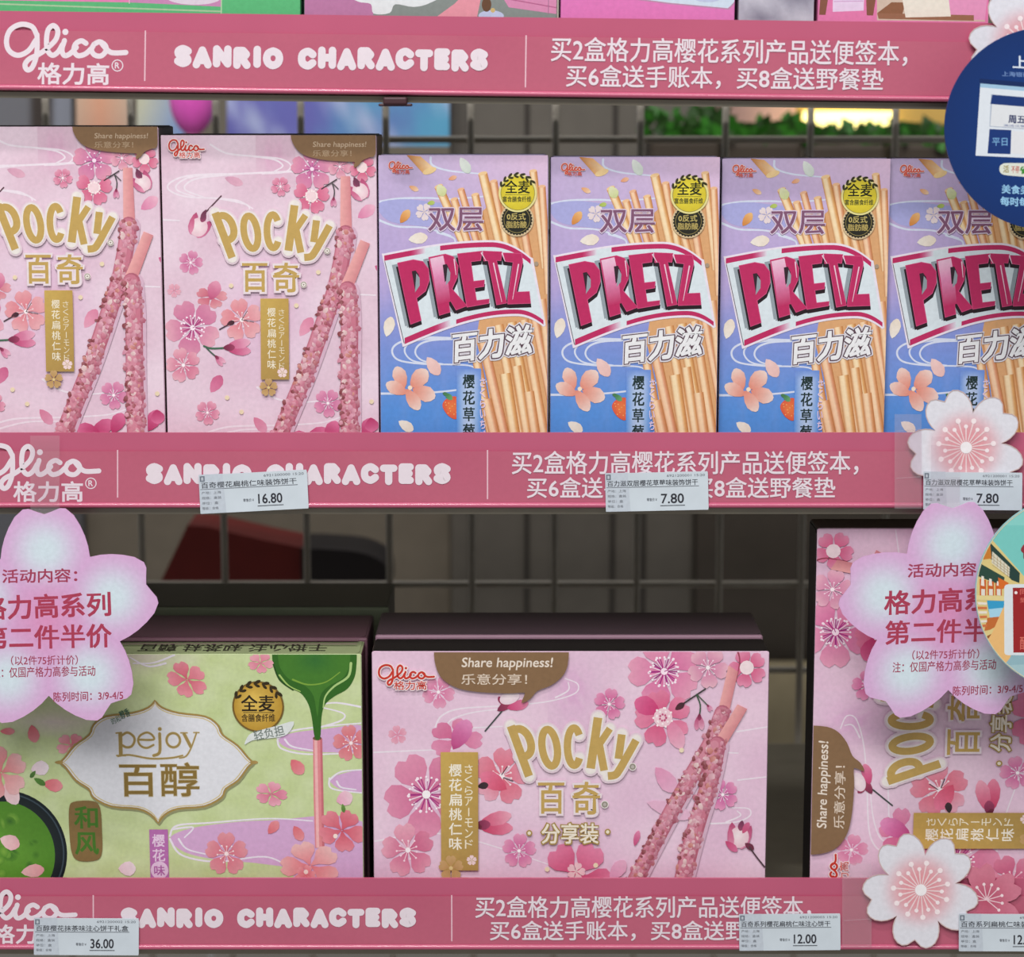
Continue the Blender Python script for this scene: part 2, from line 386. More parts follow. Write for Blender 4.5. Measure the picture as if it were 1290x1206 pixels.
def make_shelf():
    r = thing('store_shelf', '', 'shelf', (0, 0, ZM))
    bm = bmesh.new()               # folded steel tray
    bm_extrude_x(bm, [(.0035, -.0005), (.0035, LIP - RH + .0006), (.0015, LIP - RH - .0002), (.0015, LIP - RH - .0029), (.010, LIP - RH - .0029), (.012, LIP - RH + .001), (.012, -.004), (.312, -.004), (.312, -.0005)], -.56, .56)
    obj('deck', bm, steel, r)
    t = LIP; b = t - RH
    prof = [(-.0004, t), (-.0004, t - .0088), (-.0014, t - .0094), (-.0014, b + .0028)]
    for k in range(9):
        a = PI * k / 8; prof.append((-.0014 - .0012 * math.sin(a), b + .0016 + .0012 * math.cos(a)))
    prof += [(.0002, b + .0004), (.003, b + .0012), (.003, b + .0036), (.0010, b + .0044), (.0010, t)]
    bm = bmesh.new(); bm_extrude_x(bm, prof, -.56, .56)
    o = obj('price_rail', bm, pinkpl, r, True, 'pink plastic price rail along the shelf front')
    o.modifiers.new('edge', 'EDGE_SPLIT').split_angle = math.radians(40)
    f = fm(-.0014, 0, ZM)
    A = Art()
    A.grid(-340, 568.5, 1640, 632.6, 24, 4, lambda x, y: mixc((188, 93, 118), (193, 101, 123), .5 + .5 * wob(x, y)))
    A.rect(147.3, 567, 149, 627, (231, 188, 200)); A.rect(613.3, 567, 615, 629, (231, 188, 200))
    A.build('strip_insert', f, r, INKS, -.0014, 'printed pink paper strip inside the price rail')
    L = Art(after=A); g = lambda x, y: (x / 1.9545 * .956 - 23.1, 560.5 + (y / 1.9545 - 25.6) * .96)
    logo_script(L, g, 6.2, GL)
    L.text('格力高', 17.5, 607, 104, 632, GL, .75); L.text('R', 111.5, 605.5, 117, 612.5, GL, .2); L.stroke(ell(114.5, 609, 6.6, 6.6, n=22), 1.2, GL, closed=True)
    L.build('maker_lettering', f, r, INKS, -.0014, 'white cursive lettering')
    L2 = Art(after=L); bubble(L2, 'SANRIO CHARACTERS', 182.5, 569, 583, 611.5, 9.3, GL)
    L2.build('headline_lettering', f, r, INKS, -.0014, 'white rounded capitals')
    L3 = Art(after=L2)
    L3.text('买2盒格力高樱花系列产品送便签本，', 645, 568.5, 1081, 598, GL, .4)
    L3.text('买6盒送手账本，买8盒送野餐垫', 664, 601.5, 1052, 628, GL, .4)
    L3.build('offer_lettering', f, r, INKS, -.0014, 'white two-line offer lettering')
    return r
sh = make_shelf(); sh['label'] = 'middle display shelf carrying the tall boxes, fronted by a pink lettered strip'
def shelf_at(px, py, tilt, label):
    """px, py: where the second divider line of the strip stands at its middle"""
    c = copy_tree(sh); X, Z = unp(px, py, 0); X0, Z0 = unp(614, 598, 0)
    c.location = (X - X0, 0, ZM + Z - Z0); c.rotation_euler = (0, tilt, 0); c['label'] = label
    return c
sh['group'] = 'display shelves with pink price strips'
low = shelf_at(569, 1156.3, 0.0, 'lowest display shelf under the sideways boxes, fronted by a pink lettered strip')
TILT = 0.0122
up = shelf_at(662, 78, 0, 'uppermost display shelf with its pink lettered strip at the top of the photo')
up.location.z += (up.location.x - unp(662, 78, 0)[0]) * -TILT; up.rotation_euler.y = TILT
bm = bmesh.new(); bm_box(bm, *[unp(483, 128, -.003)[0], unp(513, 128, -.003)[0]], -.0058, .002, unp(497, 132, -.003)[1], unp(497, 122.5, -.003)[1], .0008)
bm_box(bm, unp(477, 128, -.003)[0], unp(519, 128, -.003)[0], -.0048, .002, unp(497, 134, -.003)[1], unp(497, 130.5, -.003)[1], .0005)
tag(obj('rail_clip', bm, paint('dark_plum_plastic', (70, 40, 46), .5)), 'small dark clip under the bottom edge of the uppermost pink strip', 'clip')

# wire grid at the back of the gondola
GY = .33
gr = thing('wire_grid_panel', 'grey wire grid panel standing behind the shelves', 'grid panel', (0, GY, ZL))
gm = paint('grid_wire_enamel', (172, 164, 152), .5, 0)
z175 = unp(645, 176, GY)[1]; z738 = unp(645, 738, GY)[1]; dz = (z175 - z738) / 5
for k in range(-7, 8):
    x = unp(700 + 107 * k, 160, GY)[0]
    bm = bmesh.new(); bm_tube(bm, (x, 0, -.35), (x, 0, .75), .0021); obj('vertical_wire', bm, gm, gr, True)
for k in range(-3, 9):
    z = z738 + dz * k - ZL
    bm = bmesh.new(); bm_tube(bm, (-.5, .0042, z), (.5, .0042, z), .0021); obj('horizontal_wire', bm, gm, gr, True)
for sx in (-1, 1):
    bm = bmesh.new(); bm_box(bm, sx * .52 - .014, sx * .52 + .014, -.01, .02, -1.0 - ZL, .8, .002); obj('upright_post', bm, darkst, gr)

# what stands beyond the grid, one aisle further
BY = .62
def X(px, py=160, Y=BY): return unp(px, py, Y)[0]
def Z(py, Y=BY): return unp(645, py, Y)[1]
def back_panel(name, label, cat, x0, x1, y0, y1, Y, rgb, fn=None, thick=.02, parts=None):
    r = thing(name, label, cat, ((X(x0, Y=Y) + X(x1, Y=Y)) / 2, Y, Z(y1, Y)))
    a, b = X(x0, Y=Y) - r.location.x, X(x1, Y=Y) - r.location.x
    bm = bmesh.new(); bm_box(bm, a, b, 0, thick, 0, Z(y0, Y) - r.location.z, .002)
    obj('board', bm, paint(name + '_board', rgb, .6), r)
    if fn:
        A = Art(); A.grid(x0, y0, x1, y1, 16, 8, fn); A.build('printed_picture', fm(Y, r.location.x, r.location.z), r, INK, 0)
    return r
def pic_blue(x, y):
    t = (x - 380) / 180
    c = mixc((112, 112, 188), (98, 170, 208), t * 1.2 + .35 * math.sin(x * .05 + y * .03))
    return mixc(c, (186, 196, 230), max(0, math.sin(x * .045 - y * .05 + 1.2)) ** 3 * .9)
back_panel('aisle_poster', 'blue and violet poster on the far side of the wire grid', 'poster', 286, 566, -60, 184, BY, (120, 130, 180), pic_blue)
def pic_peach(x, y):
    t = (x - 92) / 76
    c = mixc((225, 165, 135), (200, 185, 165), abs(t - .45) * 1.6); return mixc(c, (150, 110, 100), max(0, (y - 150) / 60))
back_panel('peach_card', 'peach and cream card seen through the grid above the left tall box', 'card', 96, 168, -60, 190, BY + .01, (210, 170, 150), pic_peach)
def pic_green(x, y):
    t = (x - 170) / 60; return mixc((205, 205, 180), (135, 160, 210), t + .2 * math.sin(y * .08))
back_panel('pale_card', 'pale cream and blue card left of the magenta balloon beyond the grid', 'card', 172, 232, -60, 190, BY + .012, (190, 190, 190), pic_green)
back_panel('steel_column', 'grey and dark brown column beyond the grid above the far left box', 'column', -60, 90, -80, 760, BY + .05, (96, 94, 96),
           lambda x, y: (112, 112, 118) if (x < 40) else ((62, 54, 50) if x < 70 else (134, 138, 150)), .1)
# balloon: magenta ball with knot
bl = thing('balloon', 'shiny magenta balloon beyond the grid between the two tall boxes', 'balloon', (X(243, Y=.56), .56, Z(172, .56)))
bm = bmesh.new(); bmesh.ops.create_uvsphere(bm, u_segments=24, v_segments=16, radius=.0155)
for v in bm.verts: v.co.z = v.co.z * 1.5 + .024; v.co.x *= 1.0 + (v.co.z - .02) * 3
obj('bladder', bm, paint('magenta_rubber', (232, 95, 196), .3), bl, True)
bm = bmesh.new(); bmesh.ops.create_cone(bm, cap_ends=True, segments=12, radius1=.006, radius2=.002, depth=.006); obj('knot', bm, paint('pale_pink_rubber', (235, 190, 215), .4), bl)
bm = bmesh.new(); bm_tube(bm, (0, 0, -.002), (0, 0, -1.0 - bl.location.z), .002); obj('stick', bm, paint('white_stick', (220, 220, 220), .5), bl)
# grey cabinet wall of the next gondola
gw = back_panel('cabinet_wall', 'dark grey panelled cabinet back beyond the grid', 'cabinet', 566, 880, -80, 1180, BY + .04, (104, 98, 90), None, .03)
for px in (592, 664, 700, 775, 815):
    bm = bmesh.new(); xx = X(px, Y=BY + .04) - gw.location.x; bm_box(bm, xx - .0016, xx + .0016, -.0022, .001, .003, Z(-80, BY + .04) - gw.location.z - .003, .0005); obj('panel_seam', bm, darkst, gw)
back_panel('brown_cabinet', 'dark brown cupboard beyond the grid at right', 'cabinet', 884, 1420, 560, 1180, BY + .03, (70, 62, 54), None, .03)
back_panel('beige_panel', 'beige panel beyond the grid behind the red bag', 'panel', 92, 566, 600, 1180, BY + .06, (124, 114, 100), None, .03)
# red bag with a sloping black flap
rb = thing('red_bag', 'dark red bag with a black flap behind the grid in the lower gap', 'bag', (X(330, 700, .5), .5, Z(740, .5)))
def bp(lst, Y=.5): return [(unp(x, y, Y)[0] - rb.location.x, unp(x, y, Y)[1] - rb.location.z) for x, y in lst]
bm = bmesh.new(); bm_prism(bm, bp([(200, 738), (236, 662), (262, 664), (330, 680), (400, 694), (400, 742), (200, 742)]), 0, .05)
obj('body', bm, paint('red_bag_cloth', (112, 30, 26), .7), rb)
bm = bmesh.new(); bm_prism(bm, bp([(380, 690)] + smooth([(400, 690), (450, 694), (478, 704), (490, 718), (492, 742)], 4) + [(380, 742)]), -.004, .052)
obj('flap', bm, paint('black_bag_cloth', (36, 30, 32), .7), rb)
# lit sign tube and plants at right
lt = thing('tube_lamp', 'glowing yellow tube lamp seen through the grid right of centre', 'lamp', (X(1100), .66, Z(151, .66)))
bm = bmesh.new(); bm_tube(bm, (X(1012, Y=.66) - lt.location.x, 0, 0), (X(1126, Y=.66) - lt.location.x, 0, 0), .0062, 14); obj('tube', bm, glow_mat('lamp_glow', (255, 238, 150), 2.4), lt, True)
bm = bmesh.new(); bm_box(bm, X(1004, Y=.66) - lt.location.x, X(1340, Y=.66) - lt.location.x, .008, .03, -.004, .02, .002); obj('fitting', bm, paint('lamp_fitting', (210, 170, 90), .5), lt)
rr = random.Random(4)
leafm = [paint('leaf_green', (48, 110, 30), .5, 0, .3, .3, 60), paint('leaf_dark_green', (40, 72, 26), .5, 0, .3, .3, 60)]
def bush(px0, px1, py0, py1, Y, label, n=90):
    r = thing('leafy_plant', label, 'plant', ((X(px0, Y=Y) + X(px1, Y=Y)) / 2, Y, Z(py1, Y)), 'plants beyond the wire grid')
    bm = bmesh.new(); hw = (X(px1, Y=Y) - X(px0, Y=Y)) / 2; H = Z(py0, Y) - Z(py1, Y)
    for k in range(n):
        c = Vector((rr.uniform(-hw, hw), rr.uniform(-.02, .02), rr.uniform(.1, .95) * H)); a = rr.uniform(0, 6.28); L = rr.uniform(.008, .016)
        d = Vector((math.cos(a), rr.uniform(-.5, .5), math.sin(a) * .7 + .3)).normalized(); u = d.cross(Vector((0, 1, .2))).normalized() * L * .32
        vs_ = [bm.verts.new(c), bm.verts.new(c + d * L * .5 + u), bm.verts.new(c + d * L), bm.verts.new(c + d * L * .5 - u)]
        f = bm.faces.new(vs_); f.material_index = k % 2
    obj('leaf_mass', bm, leafm, r)
    bm = bmesh.new(); bm_box(bm, -hw, hw, -.018, .018, -.03, H * .12, .004); obj('planter', bm, paint('brown_planter', (66, 56, 46), .7), r)
bush(818, 905, 146, 178, .60, 'dark green plant left of the pink display beyond the grid')
bush(905, 1008, 158, 180, .61, 'green plant below the pale pink display beyond the grid')
bush(1016, 1112, 166, 182, .60, 'green plant below the glowing yellow tube beyond the grid')
bush(1118, 1230, 163, 182, .61, 'green plant next to the blue round sign beyond the grid')
back_panel('pink_sign', 'pale pink and peach sign beyond the grid left of the yellow tube', 'sign', 905, 1006, -60, 165, .67, (190, 150, 140),
           lambda x, y: mixc((150, 120, 115), (240, 190, 165), (x - 905) / 70), .02)

back_panel('tan_board', 'tan board beyond the grid in the gap right of the wide pink box', 'board', 930, 1060, 838, 1180, BY + .005, (170, 156, 126), None, .015)
# ------------------------------------------------------------------ cartons of biscuit sticks
def carton(W, H, D, parent, cols, bev=.0007, z0=0.0, top_name='lid_flap'):
    """folded card carton: front at y = 0; cols = front, top, side colours"""
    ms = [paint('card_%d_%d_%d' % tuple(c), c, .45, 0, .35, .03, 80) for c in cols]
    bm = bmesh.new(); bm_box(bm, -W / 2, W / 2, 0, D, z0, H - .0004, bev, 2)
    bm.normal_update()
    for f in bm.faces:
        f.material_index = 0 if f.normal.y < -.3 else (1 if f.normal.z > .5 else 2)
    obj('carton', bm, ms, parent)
    bm = bmesh.new()                                    # closing flap with rounded front corners, tucked in at the back
    pts = [(-W / 2 + .0012, D - .002), (-W / 2 + .0012, .004)] + [(-W / 2 + .0012 + .003 * (1 - math.cos(a)), .004 - .003 * math.sin(a)) for a in (.5, 1.0, 1.57)]
    pts = pts + [(-p[0], p[1]) for p in pts[::-1]]
    a = [bm.verts.new((p[0], p[1], H)) for p in pts]; b = [bm.verts.new((p[0], p[1], H - .0006)) for p in pts]
    fs = [bm.faces.new(a), bm.faces.new(b[::-1])] + [bm.faces.new((a[i], b[i], b[(i + 1) % len(a)], a[(i + 1) % len(a)])) for i in range(len(a))]
    bmesh.ops.recalc_face_normals(bm, faces=fs)
    obj(top_name, bm, ms[1], parent)
PK = (226, 194, 211); PKL = (236, 212, 226); GOLD = (198, 164, 94); CREAM = (238, 224, 228); BROWN = (137, 106, 76)
def halo_text(A, t, box, col, hal, bold, hb, **k):
    if hb > 2.4: A.text(t, *box, mixc(hal, PK, .5), bold + hb + 1.2, **k)
    A.text(t, *box, hal, bold + hb, **k); A.text(t, *box, col, bold, **k)
ROSE0, ROSE1 = (205, 95, 140), (222, 145, 180)
def bud(A, x, y, L, rot, c0, c1, stem=None):
    a = math.radians(rot)
    A.petal(x + L * .55 * math.cos(a + .25), y + L * .55 * math.sin(a + .25), L, L * .42, rot + 6, c0, c1)
    A.petal(x + L * .55 * math.cos(a - .25), y + L * .55 * math.sin(a - .25), L, L * .42, rot - 8, mixc(c0, c1, .3), mixc(c1, (255, 255, 255), .25))
    A.petal(x + L * .12 * math.cos(a), y + L * .12 * math.sin(a), L * .5, L * .3, rot, (120, 40, 70), (165, 70, 105))
    if stem: A.stroke(smooth(stem, 4), 1.5, (70, 70, 72))
def open_bud(A, x, y, r, rot, cream=(240, 215, 222)):
    """half open blossom: pale ball between dark rose petals"""
    a = math.radians(rot); c, s = math.cos(a), math.sin(a)
    for sg in (1, -1): A.petal(x - sg * s * r * .62, y + sg * c * r * .62, r * 2.3, r * 1.0, rot - sg * 14, (185, 76, 118), (222, 140, 172))
    A.fan((x + c * r * .1 - r * .2, y + s * r * .1 - r * .2), ell(x + c * r * .12, y + s * r * .12, r * .98, r * .9, rot, n=22), (248, 232, 234), mixc(cream, (230, 165, 186), .35))
    A.petal(x - s * r * .74 + c * r * .1, y + c * r * .74 + s * r * .1, r * 1.9, r * .46, rot - 20, (196, 84, 124), (228, 150, 178))
    A.petal(x - c * r * .95, y - s * r * .95, r * .95, r * .6, rot, (115, 55, 85), (160, 76, 110))
def gold_letters(A, f, s):
    """five fanned condensed letters; f maps, s scales the stroke width"""
    P = [f(*p) for p in smooth([(271, 273.5), (281, 271.5), (289, 277), (293.5, 287), (293.5, 296), (289, 301.5), (281, 302)], 5)]
    items = [([f(270.5, 268), f(291.5, 324.5)], 10.2), (P, 9.6),
             ([f(*p) for p in ell(315.3, 292.5, 8.6, 20.8, -9, n=30)] , 9.0),
             ([f(*p) for p in ell(343.4, 291.3, 7.7, 21, -1, 38, 322, 26)], 9.0),
             ([f(370.8, 258.6), f(362.6, 315.8)], 10.6), ([f(367, 296), f(375, 285), f(384.5, 271)], 8.6), ([f(372, 287), f(378.3, 318.2)], 9.4),
             ([f(398.3, 277.5), f(394.6, 305)], 9.6), ([f(*p) for p in smooth([(414.8, 284), (403, 305), (396, 317), (391, 323), (382.5, 324.3)], 4)], 9.6)]
    for ex, col in ((8.4, mixc(CREAM, PK, .55)), (5.4, mixc(CREAM, PK, .2)), (3.0, (240, 232, 226)), (0, GOLD)):
        A.L += 1; A.step = .25
        for pts, wd in items:
            cl = len(pts) == 30
            A.stroke(pts, (wd * .94 + ex) * s, col, cap=ex > 0, closed=cl)
        A.step = 1.0
def almond_stick(A, hd, path, wd, seed, shadow=True):
    """pink bare end hd (quad) and a nut-covered length along path"""
    rr = random.Random(seed); P0 = smooth(path, 8); P = [P0[0]]
    for q in P0[1:]:                                      # even spacing along the stick
        while math.hypot(q[0] - P[-1][0], q[1] - P[-1][1]) > 4: d = math.hypot(q[0] - P[-1][0], q[1] - P[-1][1]); P.append((P[-1][0] + (q[0] - P[-1][0]) * 4 / d, P[-1][1] + (q[1] - P[-1][1]) * 4 / d))
    if shadow: A.stroke([(x + wd * .14, y + 1) for x, y in P], wd * 1.1, (216, 180, 200))
    a, b, c, d = hd
    A.L += 1; A.add([a, b, c, d], [(238, 172, 170), (214, 136, 142), (214, 136, 142), (238, 172, 170)])
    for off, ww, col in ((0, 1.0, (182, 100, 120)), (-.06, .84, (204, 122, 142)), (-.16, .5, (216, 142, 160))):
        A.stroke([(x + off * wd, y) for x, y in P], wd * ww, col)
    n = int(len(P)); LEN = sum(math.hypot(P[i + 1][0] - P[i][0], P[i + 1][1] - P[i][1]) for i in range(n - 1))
    for k in range(int(LEN * 1.25)):
        i = rr.randrange(len(P)); x, y = P[i]; y += rr.uniform(-5, 5); o = rr.uniform(-.55, .52) * wd
        col = rr.choice([(238, 206, 204), (232, 186, 194), (188, 104, 122), (206, 118, 140), (226, 160, 178), (216, 136, 156), (222, 152, 174), (228, 178, 188), (170, 88, 98), (210, 134, 124), (214, 142, 160), (220, 150, 170)])
        if o > .26 * wd: col = mixc(col, (170, 90, 112), .55)
        if o < -.36 * wd and rr.random() < .5: col = (140, 66, 72)
        r = rr.uniform(2.2, 4.6) * wd / 21; e = rr.uniform(.5, 1); q0 = rr.uniform(0, 3)
        pp = []
        for q in (0, .9, 1.9, 3.0, 4.1, 5.2):
            ux, uy = r * rr.uniform(.75, 1.2) * math.cos(q), r * e * rr.uniform(.75, 1.2) * math.sin(q); pp.append((x + o + ux * math.cos(q0) - uy * math.sin(q0), y + ux * math.sin(q0) + uy * math.cos(q0)))
        A.L += .15; A.add(pp, [mixc(col, (255, 240, 240), .25) if z in (3, 4) else mixc(col, (120, 50, 70), .12) for z in range(6)])
def flavour_panel(A, x0, y0, x1, y1, fl):
    A.L += 1; A.add([(x0, y0), (x1, y0), (x1, y1), (x0, y1)], [(206, 172, 92), (196, 160, 84), (176, 142, 80), (182, 148, 82)])
    A.flower(fl[0], fl[1], fl[2], -90, (178, 140, 70), (190, 152, 76)); A.dot(fl[0], fl[1], fl[2] * .16, (225, 200, 140), 8)
    A.flower(x1 - 8.5, y1 - 9 * (y1 - y0) / 104, 6.5, -90, (245, 225, 225), (240, 215, 225))
def water(A, paths, wd=2.7, col=(240, 226, 236)):
    for p in paths: A.stroke(smooth(p, 7), wd, col, w2=wd * .6)

# --- tall box of almond sticks, upright (drawn after the second box from the left) ---
FY = .012
def tall_box():
    x0, x1, yt = 201.8, 474.2, 169.5
    Xa, Zt = unp(x0, yt, FY); Xb = unp(x1, yt, FY)[0]; W = Xb - Xa; H = Zt - ZM
    r = thing('snack_box', 'tall pink blossom box of nut-coated sticks, second from the left', 'snack box', ((Xa + Xb) / 2, FY, ZM), 'tall pink blossom snack boxes')
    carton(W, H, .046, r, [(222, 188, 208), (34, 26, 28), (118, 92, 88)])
    f = fm(FY, r.location.x, ZM); cl = (201.6, 168.5, 476, 600)
    # straight sides: the picture's verticals lean together towards the bottom, so draw in true shape
    def xf(x, y):
        t = (y - 170) / 380.0
        l, rt = 201.5 + t * 6.8, 474.5 + t * .8
        u = (x - l) / (rt - l); return (x0 + (x1 - x0) * u + (y - 170) * 0, y)
    def fstraight(x, y):
        u = (x - x0) / (x1 - x0); return (-W / 2 + u * W, unp(338, y, FY)[1] - ZM)
    cl = (x0 + .8, yt + .9, x1 - .8, 597)
    A = Art(cl, xf=xf)
    A.grid(200, 166, 477, 600, 26, 34, lambda x, y: mixc(mixc(PK, PKL, .5 + .6 * wob(x, y, 1.3)), (222, 176, 212), max(0, .5 - abs(x - 330) / 160) * max(0, 1 - abs(y - 400) / 130)))
    A.grid(322, 170, 372, 236, 10, 10, lambda x, y: mixc(PK, (222, 160, 195), max(0, 1 - abs(x - 345) / 26) * max(0, 1 - abs(y - 200) / 36) * (.55 + .3 * math.sin(x * 1.7) * math.sin(y * 1.9))))
    water(A, [[(372, 216), (345, 217), (300, 219), (240, 221), (214, 230), (213, 240), (235, 248), (275, 250), (300, 253), (318, 263)],
              [(300, 219), (245, 222), (224, 231), (223, 240), (245, 248)], [(300, 219), (252, 224), (234, 232), (234, 240), (255, 248)],
              [(265, 182), (285, 193), (320, 197), (352, 200), (366, 208), (358, 217), (330, 219)], [(320, 197), (345, 201), (356, 209), (345, 216)], [(275, 250), (310, 258), (313, 268)],
              [(252, 548), (285, 538), (345, 536), (400, 533), (426, 526)], [(260, 552), (300, 542), (340, 541)], [(322, 488), (345, 502), (375, 507), (420, 503)], [(204, 277), (225, 278)], [(420, 370), (472, 372)]])
    A.build('front_picture', fstraight, r, INK)
    B = Art(cl, after=A, xf=xf)
    B.petal(294, 228, 24, 11, 20, (215, 160, 185), (228, 175, 195)); B.petal(270, 484, 25, 15, -58, (222, 130, 165), (205, 100, 140)); B.petal(325, 535, 24, 13, 50, (215, 125, 155), (225, 160, 185))
    B.petal(384, 412, 28, 15, -55, (235, 165, 190), (222, 135, 165)); B.petal(461, 267, 26, 15, -35, (222, 130, 170), (240, 185, 205)); B.petal(480, 340, 20, 12, 30, ROSE0, ROSE1)
    open_bud(B, 250, 285, 12.5, 118); B.stroke([(257, 269), (278, 247)], 1.8, (95, 65, 75)); B.petal(256, 270, 14, 6, 118, (110, 55, 80), (130, 65, 95))
    B.flower(239, 331, 15.5, -75, (190, 75, 140), (225, 145, 190), (240, 200, 220)); B.flower(218, 366, 9, 20, (225, 140, 175), (230, 170, 195))
    B.flower(265, 374, 20, -150, (195, 80, 110), (228, 150, 165), None, .75, 0, vary=.4); B.petal(268, 366, 25, 17, -70, (195, 85, 125), (232, 160, 185))
    B.flower(241, 413, 35, 28, (196, 90, 150), (232, 165, 190), (170, 60, 125), vary=.5, dots=(255, 235, 245))
    for k in range(18):
        a = k * PI / 9; B.stroke([(241 + 4 * math.cos(a), 413 + 4 * math.sin(a)), (241 + 13 * math.cos(a), 413 + 13 * math.sin(a))], 1.1, (244, 214, 234) if k % 2 else (176, 60, 128)); B.dot(241 + 15 * math.cos(a), 413 + 15 * math.sin(a), 1.2, (252, 232, 242), 6)
    B.flower(303, 403, 27, -100, (222, 110, 130), (236, 170, 182), (245, 215, 220), vary=.4); B.stroke([(303, 403), (310, 392)], 1, (110, 90, 90)); B.stroke([(303, 403), (318, 406)], 1, (110, 90, 90))
    B.flower(229, 460, 22, -105, (205, 90, 135), (235, 170, 192), (245, 215, 225), vary=.4)
    B.stroke(smooth([(255, 436), (265, 439), (285, 438)], 4), 2.2, (70, 110, 85)); B.stroke(smooth([(258, 438), (264, 444), (272, 451)], 4), 1.8, (70, 95, 80)); bud(B, 283, 438, 30, -2, (190, 60, 110), (230, 150, 180)); bud(B, 270, 449, 14, 45, (200, 100, 140), (230, 160, 185))
    B.stroke([(275, 415), (288, 408)], 1.6, (80, 60, 70)); B.petal(289, 407, 10, 6, -20, (90, 50, 60), (70, 40, 50))
    B.flower(259, 520, 15.5, -60, (200, 90, 140), (230, 155, 185), (240, 205, 220)); B.flower(411, 508, 18, 12, (195, 85, 150), (226, 140, 185), (240, 205, 225))
    B.flower(353, 235, 12.5, -60, (205, 80, 130), (228, 150, 185), (240, 205, 220))
    B.flower(393, 213, 27, -20, (196, 100, 165), (226, 140, 175), (185, 70, 150), dots=(250, 225, 240), vary=.3)
    B.flower(428, 210, 15, -60, (205, 110, 150), (232, 170, 195), (235, 190, 210)); B.flower(392, 247, 23, 62, (205, 70, 120), (226, 120, 160), (250, 225, 225), dots=(255, 240, 235), skip=(3,)); B.dot(392, 247, 8, (245, 215, 220), 12)
    for k in range(14): B.dot(392 + 7 * math.cos(k * 2.4), 247 + 7 * math.sin(k * 2.4) * .9, 1, (255, 240, 240), 6)
    B.stroke([(405, 238), (424, 226)], 1.5, (70, 60, 64)); B.stroke(smooth([(418, 230), (421, 240), (420, 250)], 3), 1.4, (70, 70, 70)); bud(B, 420, 249, 11, 92, (190, 90, 130), (225, 150, 180)); B.stroke([(420, 232), (426, 238)], 1.1, (70, 70, 70))
    B.flower(457, 212, 17, 20, (205, 60, 110), (225, 135, 170), None); B.dot(456, 211, 7, (245, 220, 222), 10)
    open_bud(B, 453, 240, 11, 60); B.petal(449, 229, 14, 6, 60, (110, 55, 80), (130, 65, 95))
    for x, y, q, L in ((395, 549, -30, 34), (415, 543, -60, 28), (378, 552, 190, 30), (460, 540, -60, 30), (466, 535, 80, 18)): B.petal(x, y, L, 18, q, (185, 55, 105), (222, 120, 160))
    for x, y in ((284, 501), (290, 360), (372, 385), (466, 506), (400, 343), (302, 519)): B.dot(x, y, 3, (238, 218, 185), 8)
    B.build('blossom_print', fstraight, r, INK, label='printed pink cherry blossoms')
    S = Art(cl, after=B, xf=xf)
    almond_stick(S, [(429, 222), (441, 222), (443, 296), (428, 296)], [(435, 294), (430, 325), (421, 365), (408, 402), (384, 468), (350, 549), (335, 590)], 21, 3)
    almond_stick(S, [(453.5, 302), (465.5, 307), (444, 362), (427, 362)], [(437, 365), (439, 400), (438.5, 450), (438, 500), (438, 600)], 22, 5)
    S.build('biscuit_stick_print', fstraight, r, INK, label='two printed sticks coated with pink nut crumbs')
    L = Art(cl, after=S, xf=xf)
    gold_letters(L, lambda x, y: (x, y), 1.0)
    for t, bx in (('百', (304.5, 332, 335.5, 367)), ('奇', (343.5, 331.5, 375.5, 367.5))): halo_text(L, t, bx, GOLD, CREAM, .9, 2.6)
    for x, y in ((411.5, 316), (381.5, 358.5)): L.dot(x, y, 4.2, (238, 230, 222), 14); L.stroke(ell(x, y, 3.2, 3.2, n=16), .9, (150, 140, 130), closed=True); L.dot(x, y, 1.1, (150, 140, 130), 6)
    L.build('brand_lettering', fstraight, r, INK, label='fanned gold lettering with a cream edge')
    M = Art(cl, after=L, xf=xf); g = lambda x, y: (212.5 + x * .1475, 176 + (y - 50) * .18)
    logo_script(M, g, 4.2, (244, 226, 226)); logo_script(M, g, 2.0, (205, 62, 48)); halo_text(M, '格力高', (225.5, 191.5, 252, 199), (205, 70, 56), (244, 226, 226), .15, 1.0)
    M.build('maker_mark', fstraight, r, INK, label='small red cursive mark')
    N = Art(cl, after=M, xf=xf); flavour_panel(N, 327, 376, 362.5, 478, (336.5, 488, 11.5))
    N.vtext('樱花扁桃仁味', 335.5, 387, 346, 466, (246, 236, 214), .1); N.vtext('さくらアーモンド', 350, 389, 357, 466, (240, 226, 196), 0)
    N.build('flavour_panel', fstraight, r, INK, label='gold upright panel with white lettering')
    Q = Art(cl, after=N, xf=xf)
    Q.poly(smooth([(366.5, 166), (367.5, 176), (374, 188), (385, 196), (405, 201), (428, 203.2), (446, 204), (446.5, 206), (446, 211), (452, 208), (457, 202), (466, 198), (473, 194.5), (476, 166)], 3), BROWN)
    Q.text('Share happiness!', 394, 178.5, 461, 187, (196, 172, 146), .1, .12); Q.text('乐意分享！', 394, 189, 443, 197, (180, 154, 126), .05)
    Q.build('speech_bubble', fstraight, r, INK, label='brown speech bubble printed at the upper right corner')
    return r
t2 = tall_box()
t1 = copy_tree(t2); t1['label'] = 'tall pink blossom box of nut-coated sticks cut off by the left edge'
dx = unp(201.5 - 274.6, 158.5, FY)[0] - unp(201.5, 169.5, FY)[0]
t1.location.x += dx; t1.location.z += .0038; t1.location.y -= .001

